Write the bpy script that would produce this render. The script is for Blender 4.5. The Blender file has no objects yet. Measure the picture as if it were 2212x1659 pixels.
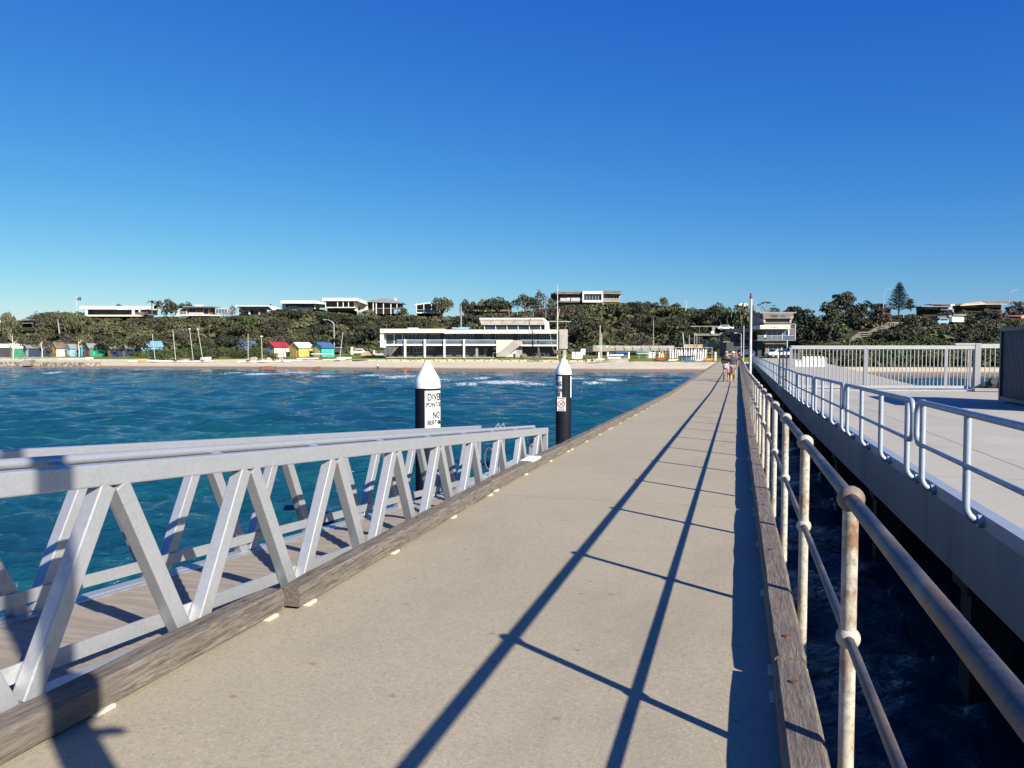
import bpy, bmesh, math, random
import numpy as np
from mathutils import Vector, Matrix
random.seed(7); RN=np.random.RandomState(11)
S=bpy.context.scene; COL=S.collection
# ------------------------------------------------------------------ camera frame
F=1661.;CX=1106.;CY=829.5;CAMZ=4.3
TH=math.atan((CY-754)/F); PS=math.atan((1594-CX)/F*math.cos(TH))
cT,sT=math.cos(TH),math.sin(TH)
HV=Vector((-math.sin(PS),math.cos(PS),0)); RV=Vector((math.cos(PS),math.sin(PS),0)); ZV=Vector((0,0,1))
def uu(px): return (px-CX)/F*cT
def zz(py,D):
    b=(CY-py)/F; return CAMZ+D*(-sT+b*cT)/(cT+b*sT)
def xd(Xc,D): return RV*Xc+HV*D
def P(px,py,D): v=xd(uu(px)*D,D); v.z=zz(py,D); return v
def PP(px,D,z=0): v=xd(uu(px)*D,D); v.z=z; return v
def PXp(px,py,X):
    a=uu(px); h=1.0; w=RV*a+HV; t=X/w.x; v=w*t; v.z=zz(py,t); return v
def zd(Y): return 2.8-.0126*min(Y,33)
def lerp(x,xs,ys): return float(np.interp(x,xs,ys))
# ------------------------------------------------------------------ tagging
def tag(o,label=None,cat=None,group=None,kind=None):
    if label: o['label']=label
    if cat: o['category']=cat
    if group: o['group']=group
    if kind: o['kind']=kind
    return o
def thing(name,loc=(0,0,0),rz=0,label=None,cat=None,group=None):
    o=bpy.data.objects.new(name,None); COL.objects.link(o); o.location=loc; o.rotation_euler=(0,0,rz)
    o.empty_display_size=.2
    return tag(o,label,cat,group)
def copy_tree(o,parent=None):
    c=o.copy(); COL.objects.link(c)
    if parent: c.parent=parent
    for ch in list(o.children): copy_tree(ch,c)
    return c
# ------------------------------------------------------------------ mesh builder
class MB:
    def __init__(s): s.v=[];s.f=[];s.m=[]
    def add(s,v,f,mi=0):
        n=len(s.v); s.v+= [tuple(p) for p in v]; s.f+=[tuple(i+n for i in q) for q in f]; s.m+=[mi]*len(f); return s
    def box(s,c,d,R=None,mi=0,taper=1):
        x,y,z=d[0]/2,d[1]/2,d[2]/2; c=Vector(c); t=taper
        vs=[Vector(p) for p in [(-x,-y,-z),(x,-y,-z),(x,y,-z),(-x,y,-z),(-x*t,-y*t,z),(x*t,-y*t,z),(x*t,y*t,z),(-x*t,y*t,z)]]
        if R is not None: vs=[R@p for p in vs]
        return s.add([c+p for p in vs],[(0,3,2,1),(4,5,6,7),(0,1,5,4),(1,2,6,5),(2,3,7,6),(3,0,4,7)],mi)
    def beam(s,a,b,w,h,up=ZV,mi=0):
        a=Vector(a);b=Vector(b);d=(b-a); L=d.length; d.normalize(); x=d.cross(Vector(up)); x.normalize(); z=x.cross(d)
        R=Matrix((x,d,z)).transposed(); return s.box((a+b)/2,(w,L,h),R,mi)
    def cyl(s,a,b,r0,r1=None,n=12,caps=True,mi=0):
        r1=r0 if r1 is None else r1; a=Vector(a);b=Vector(b);d=(b-a).normalized()
        x=d.cross(ZV) if abs(d.z)<.95 else d.cross(Vector((1,0,0))); x.normalize(); y=d.cross(x)
        v=[];f=[]
        for c,r in ((a,r0),(b,r1)):
            for i in range(n): t=2*math.pi*i/n; v.append(c+x*math.cos(t)*r+y*math.sin(t)*r)
        for i in range(n): j=(i+1)%n; f.append((i,n+i,n+j,j))
        if caps: f.append(tuple(range(n))); f.append(tuple(range(2*n-1,n-1,-1)))
        return s.add(v,f,mi)
    def tube(s,pts,r,n=10,mi=0,caps=True):
        pts=[Vector(p) for p in pts]; rs=r if isinstance(r,(list,tuple)) else [r]*len(pts)
        v=[];f=[];px=None
        for k,p in enumerate(pts):
            d=((pts[min(k+1,len(pts)-1)]-pts[max(k-1,0)])).normalized()
            if px is None: px=d.cross(ZV) if abs(d.z)<.9 else d.cross(Vector((0,1,0)))
            px=(px-d*px.dot(d)).normalized(); y=d.cross(px)
            for i in range(n): t=2*math.pi*i/n; v.append(p+(px*math.cos(t)+y*math.sin(t))*rs[k])
        for k in range(len(pts)-1):
            for i in range(n): j=(i+1)%n; f.append((k*n+i,k*n+n+i,k*n+n+j,k*n+j))
        if caps: f.append(tuple(range(n))); m=(len(pts)-1)*n; f.append(tuple(range(m+n-1,m-1,-1)))
        return s.add(v,f,mi)
    def lathe(s,prof,c=(0,0,0),n=24,mi=0,a0=0,a1=2*math.pi):
        c=Vector(c); v=[];f=[]; full=abs(a1-a0-2*math.pi)<1e-6; m=n if full else n+1
        for r,z in prof:
            for i in range(m): t=a0+(a1-a0)*i/n; v.append(c+Vector((r*math.cos(t),r*math.sin(t),z)))
        for k in range(len(prof)-1):
            for i in range(n): j=(i+1)%m if full else i+1; f.append((k*m+i,k*m+j,k*m+m+j,k*m+m+i))
        return s.add(v,f,mi)
    def sph(s,c,r,sc=(1,1,1),n=12,mi=0):
        c=Vector(c); v=[];f=[]; h=max(4,n//2)
        for k in range(h+1):
            a=math.pi*k/h
            for i in range(n): t=2*math.pi*i/n; v.append(c+Vector((math.sin(a)*math.cos(t)*r*sc[0],math.sin(a)*math.sin(t)*r*sc[1],-math.cos(a)*r*sc[2])))
        for k in range(h):
            for i in range(n): j=(i+1)%n; f.append((k*n+i,k*n+j,k*n+n+j,k*n+n+i))
        return s.add(v,f,mi)
    def ext(s,poly,vec,mi=0):           # extrude a 3D polygon along vec
        n=len(poly); vec=Vector(vec); v=[Vector(p) for p in poly]; v+=[p+vec for p in v]
        return s.add(v,[tuple(range(n-1,-1,-1)),tuple(range(n,2*n))]+[(i,(i+1)%n,n+(i+1)%n,n+i) for i in range(n)],mi)
    def fb(s,x0,x1,y0,y1,D,th=1,mi=0):  # box measured on the photo at true distance D, facing the viewer's shore side
        a=xd(uu(x0)*D,D); b=xd(uu(x1)*D,D); z0=zz(y1,D); z1=zz(y0,D)
        p=[a.copy(),b.copy(),b+HV*th,a+HV*th]
        v=[Vector((q.x,q.y,z0)) for q in p]+[Vector((q.x,q.y,z1)) for q in p]
        return s.add(v,[(0,3,2,1),(4,5,6,7),(0,1,5,4),(1,2,6,5),(2,3,7,6),(3,0,4,7)],mi)
    def fp(s,pts,D,th=1,mi=0):          # polygon measured the same way, with thickness
        return s.ext([P(x,y,D) for x,y in pts],HV*th,mi)
    def build(s,name,mat,parent=None,loc=None,smooth=False,bevel=0,fix=True,**t):
        me=bpy.data.meshes.new(name)
        if parent is not None:
            if fix: o3=Vector(parent.location) if not parent.parent else Vector(parent.parent.location)+Vector(parent.location)
            else: o3=Vector((0,0,0))
            off=o3 if fix else Vector((0,0,0)); base=Vector((0,0,0))
        else:
            if loc is None:
                A=np.array(s.v); loc=((A[:,0].min()+A[:,0].max())/2,(A[:,1].min()+A[:,1].max())/2,A[:,2].min())
            off=Vector(loc); base=off
        me.from_pydata([(a-off.x,b-off.y,c-off.z) for a,b,c in s.v],[],s.f)
        mats=mat if isinstance(mat,(list,tuple)) else [mat]
        for m in mats: me.materials.append(m)
        if len(mats)>1: me.polygons.foreach_set('material_index',s.m)
        bm=bmesh.new(); bm.from_mesh(me); bmesh.ops.recalc_face_normals(bm,faces=bm.faces)
        if bevel: bmesh.ops.bevel(bm,geom=[e for e in bm.edges if len(e.link_faces)==2 and e.calc_face_angle(0)>.6],offset=bevel,segments=2,affect='EDGES',profile=.5)
        bm.to_mesh(me); bm.free()
        if smooth:
            me.polygons.foreach_set('use_smooth',[True]*len(me.polygons))
            try: me.set_sharp_from_angle(angle=math.radians(40))
            except Exception: pass
        o=bpy.data.objects.new(name,me); COL.objects.link(o); o.location=base
        if parent is not None: o.parent=parent
        return tag(o,**t)
# ------------------------------------------------------------------ materials
def nodes(name):
    m=bpy.data.materials.new(name); m.use_nodes=True; nt=m.node_tree; b=nt.nodes['Principled BSDF']; return m,nt,b
def N(nt,t,**k):
    n=nt.nodes.new(t)
    for a,v in k.items():
        if a in n.inputs: n.inputs[a].default_value=v
        else: setattr(n,a,v)
    return n
def coords(nt,stretch=(1,1,1),rnd=False,kind='Object'):
    tc=N(nt,'ShaderNodeTexCoord'); mp=N(nt,'ShaderNodeMapping'); mp.inputs['Scale'].default_value=stretch
    nt.links.new(tc.outputs[kind],mp.inputs['Vector'])
    if rnd:
        oi=N(nt,'ShaderNodeObjectInfo'); mu=N(nt,'ShaderNodeMath',operation='MULTIPLY'); mu.inputs[1].default_value=91.7
        nt.links.new(oi.outputs['Random'],mu.inputs[0]); nt.links.new(mu.outputs[0],mp.inputs['Location'])
    return mp.outputs[0]
def ramp(nt,src,stops):
    r=N(nt,'ShaderNodeValToRGB'); e=r.color_ramp.elements
    while len(e)<len(stops): e.new(.5)
    for i,(p,c) in enumerate(stops): e[i].position=p; e[i].color=(*c,1) if len(c)==3 else c
    nt.links.new(src,r.inputs[0]); return r.outputs[0]
def mixc(nt,fac,a,b,mode='MIX'):
    m=N(nt,'ShaderNodeMix',data_type='RGBA',blend_type=mode)
    for k,x in ((0,fac),(6,a),(7,b)):
        if isinstance(x,(int,float)): m.inputs[k].default_value=x
        elif isinstance(x,tuple): m.inputs[k].default_value=(*x,1) if len(x)==3 else x
        else: nt.links.new(x,m.inputs[k])
    return m.outputs[2]
def noise(nt,co,sc,det=4,rough=.55,dist=0):
    n=N(nt,'ShaderNodeTexNoise'); n.inputs['Scale'].default_value=sc; n.inputs['Detail'].default_value=det; n.inputs['Roughness'].default_value=rough; n.inputs['Distortion'].default_value=dist
    nt.links.new(co,n.inputs['Vector']); return n.outputs[0]
def bumpn(nt,h,b,strength=.3,dist=.01,prev=None):
    n=N(nt,'ShaderNodeBump'); n.inputs['Strength'].default_value=strength; n.inputs['Distance'].default_value=dist
    nt.links.new(h,n.inputs['Height'])
    if prev is not None: nt.links.new(prev,n.inputs['Normal'])
    nt.links.new(n.outputs[0],b.inputs['Normal']); return n.outputs[0]
def mat(name,c,c2=None,sc=4,rough=.6,metal=0,bump=0,bd=.01,stretch=(1,1,1),rnd=False,st=(.38,.62),spec=.5,det=5):
    m,nt,b=nodes(name); b.inputs['Roughness'].default_value=rough; b.inputs['Metallic'].default_value=metal
    b.inputs['Specular IOR Level'].default_value=spec
    if c2 is None: c2=tuple(x*.82 for x in c)
    co=coords(nt,stretch,rnd); n=noise(nt,co,sc,det)
    nt.links.new(ramp(nt,n,[(st[0],c),(st[1],c2)]),b.inputs['Base Color'])
    if bump: bumpn(nt,n,b,bump,bd)
    return m
M={}
M['white']=mat('white_paint',(.78,.77,.73),(.66,.65,.61),.6)
M['cream']=mat('cream_render',(.66,.61,.5),(.56,.51,.42),.5)
M['grey']=mat('grey_concrete',(.36,.34,.31),(.28,.27,.25),.5)
M['roofgrey']=mat('grey_roof',(.22,.23,.25),None,.5,rough=.5)
M['brown']=mat('brown_wall',(.17,.12,.09),(.12,.085,.065),.6)
M['tan']=mat('tan_roof',(.42,.31,.2),(.35,.25,.16),.5)
M['navy']=mat('navy_cladding',(.028,.033,.045),(.02,.024,.034),.7)
M['black']=mat('black_rubber',(.02,.02,.022),None,3)
M['glass']=mat('window_glass',(.02,.03,.045),(.035,.05,.07),.35,rough=.12,spec=.3)
M['railglass']=mat('balcony_glass',(.1,.14,.18),(.07,.1,.14),.3,rough=.12,spec=.3)
M['timber_far']=mat('weathered_timber',(.3,.27,.23),(.2,.18,.15),2)
M['metal']=mat('grey_metal',(.42,.44,.46),None,2,rough=.45,metal=.4)
M['whitemetal']=mat('white_metal',(.55,.55,.53),None,2,rough=.35)
M['trunk']=mat('bark',(.14,.115,.09),(.08,.065,.05),3)
M['rusthull']=mat('rust_steel',(.3,.1,.045),(.2,.065,.03),1.2)
for k,c in dict(red=(.42,.04,.03),blue=(.03,.1,.35),lightblue=(.2,.4,.52),teal=(.05,.4,.36),yellow=(.62,.44,.12),orange=(.75,.25,.03),green=(.02,.22,.13),purple=(.07,.06,.2),paleyellow=(.75,.66,.22),darkblue=(.012,.028,.08),palegrey=(.45,.46,.45),redroof=(.38,.03,.035),blueroof=(.06,.12,.28),tanbag=(.55,.43,.28),pink=(.65,.1,.2),skin=(.55,.3,.2),khaki=(.4,.33,.24),denim=(.05,.075,.095),fur=(.5,.3,.14),hair=(.05,.03,.02),tealblue=(.05,.3,.42)).items():
    M[k]=mat('paint_'+k,c,tuple(x*.78 for x in c),1.3,rough=.5)
# --- concrete with exposed aggregate
def concrete_deck(name,base,dark,joint=None,agg=1.0,stains=True):
    m,nt,b=nodes(name); co=coords(nt); L=nt.links
    big=noise(nt,co,.35,6,.6); c=ramp(nt,big,[(.3,base),(.7,tuple(x*.86 for x in base))])
    mid=noise(nt,co,3.2,5,.6); c=mixc(nt,ramp(nt,mid,[(.42,(0,0,0)),(.7,(.35,.35,.35))]),c,tuple(x*.78 for x in base))
    gr=noise(nt,co,38,3,.8); c=mixc(nt,ramp(nt,gr,[(.36,(.55*agg,)*3),(.5,(0,0,0))]),c,tuple(x*.62 for x in base)); gr2=noise(nt,coords(nt,(1,1.1,1)),55,2,.8); c=mixc(nt,ramp(nt,gr2,[(.55,(0,0,0)),(.68,(.6*agg,)*3)]),c,tuple(min(1,x*1.3) for x in base))
    if agg:
        for s,(lo,hi),col in ((95,(.0,.16),dark),(140,(.0,.13),tuple(min(1,x*1.45) for x in base)),(60,(.0,.1),(.13,.1,.08))):
            v=N(nt,'ShaderNodeTexVoronoi'); v.inputs['Scale'].default_value=s; L.new(co,v.inputs['Vector'])
            c=mixc(nt,ramp(nt,v.outputs['Distance'],[(lo,(.75*agg,)*3),(hi+.06,(0,0,0))]),c,col)
    if stains:
        v=N(nt,'ShaderNodeTexVoronoi',voronoi_dimensions='2D'); v.inputs['Scale'].default_value=1.25; v.inputs['Randomness'].default_value=1
        L.new(coords(nt,(1,1.3,1)),v.inputs['Vector'])
        c=mixc(nt,ramp(nt,v.outputs['Distance'],[(.0,(.5,.5,.5)),(.018,(.4,.4,.4)),(.032,(0,0,0))]),c,(.12,.085,.06))
        ws=noise(nt,coords(nt,(.9,.25,1)),1.1,6,.7,.6); c=mixc(nt,ramp(nt,ws,[(.52,(0,0,0)),(.68,(.3,.3,.3))]),c,(.2,.165,.125))
    if joint:
        sx=N(nt,'ShaderNodeSeparateXYZ'); L.new(coords(nt),sx.inputs[0])
        for ax,per,ph,w in joint:
            a=N(nt,'ShaderNodeMath',operation='ADD'); a.inputs[1].default_value=ph+1000*per; L.new(sx.outputs[ax],a.inputs[0])
            q=N(nt,'ShaderNodeMath',operation='DIVIDE'); q.inputs[1].default_value=per; L.new(a.outputs[0],q.inputs[0])
            fr=N(nt,'ShaderNodeMath',operation='FRACT'); L.new(q.outputs[0],fr.inputs[0])
            lt=N(nt,'ShaderNodeMath',operation='LESS_THAN'); lt.inputs[1].default_value=w/per; L.new(fr.outputs[0],lt.inputs[0])
            c=mixc(nt,lt.outputs[0],c,(.07,.06,.05))
    L.new(c,b.inputs['Base Color']); b.inputs['Roughness'].default_value=.85
    p=bumpn(nt,noise(nt,co,110,3,.6),b,.35,.004); bumpn(nt,mid,b,.2,.01,p)
    return m
M['deck']=concrete_deck('jetty_concrete',(.355,.315,.225),(.12,.10,.08),[(1,8.28,.25,.007)])
M['wharf']=concrete_deck('wharf_concrete',(.40,.385,.325),(.17,.155,.14),[(0,4.2,.4,.02),(1,6.65,2.3,.018)],agg=.5)
M['face']=None
def face_mat():
    m,nt,b=nodes('wharf_face'); co=coords(nt,(1,1,.12)); n=noise(nt,co,1.3,6,.65); n2=noise(nt,coords(nt),.5,5)
    c=ramp(nt,n,[(.35,(.27,.27,.25)),(.6,(.2,.2,.19)),(.75,(.1,.1,.1))]); c=mixc(nt,ramp(nt,n2,[(.4,(0,0,0)),(.7,(.5,.5,.5))]),c,(.3,.3,.28))
    nt.links.new(c,b.inputs['Base Color']); b.inputs['Roughness'].default_value=.8; bumpn(nt,n,b,.3,.01); return m
M['face']=face_mat()
def timber():
    m,nt,b=nodes('kerb_timber'); co=coords(nt,(14,.9,14),True); co2=coords(nt,(1,1,1),True)
    g0=noise(nt,co,3.2,8,.7,.35); g1=noise(nt,coords(nt,(34,3.4,34),True),2.4,4,.7,.8); gm=N(nt,'ShaderNodeMix',data_type='FLOAT'); gm.inputs[0].default_value=.5; nt.links.new(g0,gm.inputs[2]); nt.links.new(g1,gm.inputs[3]); g=gm.outputs[0]; k=noise(nt,co2,2.2,4,.6)
    c=ramp(nt,g,[(.36,(.026,.021,.018)),(.44,(.085,.072,.058)),(.53,(.17,.145,.12)),(.68,(.27,.238,.198))])
    c=mixc(nt,ramp(nt,k,[(.4,(0,0,0)),(.65,(.55,.55,.55))]),c,(.12,.1,.082))
    nt.links.new(c,b.inputs['Base Color']); b.inputs['Roughness'].default_value=.85
    p=bumpn(nt,g,b,.8,.02); bumpn(nt,noise(nt,co2,14,5),b,.35,.01,p); return m
M['timber']=timber()
def galv(name,base,metal=.55,rough=.42):
    m,nt,b=nodes(name); co=coords(nt,rnd=True); v=N(nt,'ShaderNodeTexVoronoi'); v.inputs['Scale'].default_value=70; nt.links.new(co,v.inputs['Vector'])
    n=noise(nt,co,6,6,.65); c=ramp(nt,n,[(.3,base),(.7,tuple(x*.8 for x in base))])
    c=mixc(nt,ramp(nt,v.outputs['Color'],[(.2,(0,0,0)),(.9,(.3,.3,.3))]),c,tuple(min(1,x*1.2) for x in base))
    nt.links.new(c,b.inputs['Base Color']); b.inputs['Metallic'].default_value=metal
    nt.links.new(ramp(nt,n,[(.3,(rough,)*3),(.7,(rough+.16,)*3)]),b.inputs['Roughness']); bumpn(nt,noise(nt,co,45,4),b,.25,.003); return m
M['galv']=galv('galvanised_steel',(.46,.48,.5))
M['galvblue']=galv('galvanised_rail',(.34,.4,.48),.35,.45)
def rusty(name,paint,rust,lo,hi,metal=0,stretch=(1,1,.5)):
    m,nt,b=nodes(name); co=coords(nt,stretch); n=noise(nt,co,9,8,.7); n2=noise(nt,coords(nt),42,5,.7); n3=noise(nt,coords(nt,(1,1,.35)),2.2,5,.6)
    c=ramp(nt,n2,[(.35,paint),(.52,tuple(x*.78 for x in paint)),(.68,tuple(x*.42 for x in paint))])
    c=mixc(nt,ramp(nt,n3,[(.45,(0,0,0)),(.7,(.55,.55,.55))]),c,(.4,.33,.22))
    c=mixc(nt,ramp(nt,n,[(lo,(0,0,0)),(hi,(.9,.9,.9))]),c,rust)
    nt.links.new(c,b.inputs['Base Color']); b.inputs['Roughness'].default_value=.55; b.inputs['Metallic'].default_value=metal
    bumpn(nt,n2,b,.4,.004); return m
M['postpaint']=rusty('rusting_cream_paint',(.55,.53,.45),(.18,.08,.035),.52,.66)
M['railpaint']=rusty('worn_grey_rail',(.06,.075,.11),(.13,.075,.04),.47,.66,.5,(1,.25,1))
M['ballpaint']=rusty('rusting_ball_paint',(.45,.42,.36),(.22,.085,.035),.5,.66)
M['ballrust']=rusty('rusted_ball',(.13,.11,.1),(.15,.075,.045),.5,.62)
M['farpost']=rusty('pole_paint',(.6,.62,.6),(.3,.2,.12),.66,.8)
# --- pile sleeve, cap
M['sleeve']=mat('black_pile_sleeve',(.006,.008,.015),(.011,.013,.02),2.5,rough=.6,bump=.15,spec=.2)
M['cap']=mat('white_pile_cap',(.82,.82,.8),(.75,.75,.73),2,rough=.3)
M['signwhite']=mat('sign_white',(.8,.8,.78),(.7,.7,.68),5,rough=.4)
M['ink']=mat('sign_black',(.02,.02,.022),None,5)
M['signred']=mat('sign_red',(.5,.04,.05),None,5)
M['deckboard']=mat('gangway_boards',(.3,.265,.215),(.225,.195,.155),2.5,rough=.75,stretch=(1,9,1),bump=.3)
M['plastic']=mat('cream_spacer',(.72,.66,.5),None,8)
M['bolt']=mat('rusted_bolt',(.16,.07,.04),(.1,.05,.03),60)
# --- sand, grass, earth
def ground(name,stops,sc,bump,bd,sc2,extra=None):
    m,nt,b=nodes(name); co=coords(nt); n=noise(nt,co,sc,8,.65); n2=noise(nt,co,sc2,6,.7)
    c=ramp(nt,n,stops); c=mixc(nt,ramp(nt,n2,[(.45,(0,0,0)),(.7,(.5,.5,.5))]),c,extra or tuple(x*.6 for x in stops[0][1]))
    nt.links.new(c,b.inputs['Base Color']); b.inputs['Roughness'].default_value=.95; b.inputs['Specular IOR Level'].default_value=.1
    bumpn(nt,n2,b,bump,bd); return m
def sand():
    m,nt,b=nodes('beach_sand'); L=nt.links; co=coords(nt); n=noise(nt,coords(nt,(1,1,.2)),.5,8,.7); n2=noise(nt,co,1.6,6,.7)
    at=N(nt,'ShaderNodeAttribute',attribute_name='wet'); c=ramp(nt,n,[(.35,(.63,.57,.42)),(.65,(.51,.455,.33))])
    c=mixc(nt,ramp(nt,n2,[(.55,(0,0,0)),(.7,(.5,.5,.5))]),c,(.33,.25,.17)); c=mixc(nt,at.outputs['Fac'],c,(.24,.165,.105))
    L.new(c,b.inputs['Base Color']); b.inputs['Roughness'].default_value=.9; b.inputs['Specular IOR Level'].default_value=.15; bumpn(nt,n2,b,.9,.25); return m
M['sand']=sand()
M['grass']=ground('lawn_grass',[(.35,(.10,.15,.025)),(.65,(.14,.17,.035))],.4,.5,.1,3,(.2,.17,.06))
M['earth']=ground('hill_earth',[(.35,(.035,.038,.02)),(.65,(.06,.055,.03))],.3,.8,.4,2)
M['asphalt']=mat('road_asphalt',(.06,.06,.06),(.045,.045,.045),1)
def leafmat(name,stops,rv=.35):
    m,nt,b=nodes(name); L=nt.links; oi=N(nt,'ShaderNodeObjectInfo'); co=coords(nt,rnd=True)
    n=noise(nt,co,.9,5,.7); c=ramp(nt,n,stops)
    hs=N(nt,'ShaderNodeHueSaturation'); L.new(c,hs.inputs['Color'])
    mr=N(nt,'ShaderNodeMapRange'); mr.inputs[3].default_value=1-rv; mr.inputs[4].default_value=1+rv; L.new(oi.outputs['Random'],mr.inputs[0]); L.new(mr.outputs[0],hs.inputs['Value'])
    L.new(hs.outputs[0],b.inputs['Base Color']); b.inputs['Roughness'].default_value=.7; b.inputs['Specular IOR Level'].default_value=.25
    return m
M['leaf']=leafmat('tea_tree_leaf',[(.3,(.046,.052,.027)),(.55,(.074,.08,.038)),(.75,(.115,.108,.06))],.5)
M['leafdark']=leafmat('cypress_leaf',[(.3,(.022,.028,.016)),(.55,(.036,.043,.023)),(.75,(.055,.058,.034))],.2)
M['leafbrown']=leafmat('dry_leaf',[(.3,(.055,.045,.036)),(.6,(.085,.07,.053)),(.8,(.11,.09,.065))],.2)
M['leafgreen']=leafmat('shrub_leaf',[(.3,(.035,.055,.018)),(.6,(.06,.088,.027)),(.8,(.09,.11,.035))],.3)
# ------------------------------------------------------------------ shore & terrain functions
US=[-1.3,-.9,-.666,-.545,-.305,-.064,.117,.237,.36,.42,.486,.637,.9,1.3]
DS=[215,195,183,174,166,152,147,146,141,130,128,126,122,116]
def Dsh(u): return lerp(u,US,DS)
CE=[(-60,676),(0,700),(40,690),(60,688),(100,673),(190,674),(205,686),(330,687),(345,684),(480,684),(520,681),(570,680),(600,667),(690,666),(708,673),(790,680),(870,682),(895,677),(905,684),(990,682),(1100,676),(1190,664),(1215,659),(1343,654),(1400,657),(1500,668),(1545,668),(1580,676),(1640,682),(1700,690),(1760,690),(1830,690),(1900,690),(1925,681),(1975,677),(1986,697),(2010,706),(2060,704),(2095,690),(2212,686),(2300,686)]
HS=[-.7+.05*i for i in range(29)]
def ceil(px): return lerp(px,[c[0] for c in CE],[c[1] for c in CE])
HT=[zz(max(ceil(CX+u*F/cT+o) for o in (-40,0,40)),Dsh(u)+(122 if u<.38 else 165))-2.6 for u in HS] if False else None
def Htop(u):
    global HT
    if HT is None: HT=[zz(max(ceil(CX+q*F/cT+o) for o in (-20,0,20)),Dsh(q)+(122 if q<.38 else 165))-1.3 for q in HS]
    return lerp(u,HS,HT)
def prof(s,u):
    H=Htop(u)
    L=lerp(s,[-90,-25,0,7,38,42,60,76,122,260,500],[-5,-1.4,-.05,.5,1.2,1.9,2.2,3,H,H+.5,H+1])
    C=lerp(s,[-90,-25,0,7,24,30,76,90,125,260,500],[-5,-1.4,-.05,.8,1.5,2.3,2.4,3.4,H,H+.5,H+1])
    R=lerp(s,[-90,-25,0,6,10,40,90,125,165,260,500],[-5,-1.4,-.05,.7,1.2,5,10.7,12.6,H,H+.5,H+1])
    a=min(1,max(0,(u-.1)/.06)); b=min(1,max(0,(u-.375)/.03))
    return L*(1-a)+C*a*(1-b)+R*b
def gp(px,s):
    u=uu(px); D=Dsh(u)+s; v=xd(u*D,D); v.z=prof(s,u); return v
def gD(px,D): u=uu(px); return gp(px,D-Dsh(u))
def gu(X,Y):
    v=Vector((X,Y,0)); D=v.dot(HV); return v.dot(RV)/D,D
# terrain meshes
def terrain():
    us=np.concatenate([np.linspace(-1.3,-.72,20),np.linspace(-.71,.71,240),np.linspace(.73,1.3,20)])
    ss=np.concatenate([np.arange(-90,-4,8),np.arange(-4,12,1.),np.arange(12,46,2.),np.arange(46,180,4.),np.array([180,200,230,260,320,400,500,700,1000,1800])])
    pts=[];zone={0:[],1:[],2:[]}; wet=[]
    for s in ss:
        for u in us:
            D=Dsh(u)+s; p=xd(u*D,D); z=prof(min(s,500),u)
            if s>10: z+=.25*math.sin(p.x*.21+s*.13)*math.sin(p.y*.17)*min(1,(s-10)/60)
            pts.append((p.x,p.y,z)); wet.append(max(0,min(1,1-(z-.28)/.25)))
    nu=len(us)
    for i in range(len(ss)-1):
        for j in range(nu-1):
            s=ss[i];u=us[j]; a=i*nu+j; q=(a,a+1,a+nu+1,a+nu)
            k=0 if s<(9 if u>.385 else (24 if u>.15 else 40)) else (1 if s<74 and u<.385 else 2)
            zone[k].append(q)
    for k,(nm,m) in enumerate((('sand_beach','sand'),('grass_lawn','grass'),('hillside','earth'))):
        me=bpy.data.meshes.new(nm); used=sorted(set(i for q in zone[k] for i in q)); mp={g:i for i,g in enumerate(used)}
        me.from_pydata([pts[g] for g in used],[],[tuple(mp[i] for i in q) for q in zone[k]]); me.materials.append(M[m])
        at=me.attributes.new('wet','FLOAT','POINT'); at.data.foreach_set('value',[wet[g] for g in used])
        me.polygons.foreach_set('use_smooth',[True]*len(me.polygons))
        o=bpy.data.objects.new(nm,me); COL.objects.link(o); tag(o,kind='structure',label={0:'pale sandy beach between the sea and the lawn',1:'green lawn strip behind the beach',2:'hillside ground under the scrub'}[k])
terrain()
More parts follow.
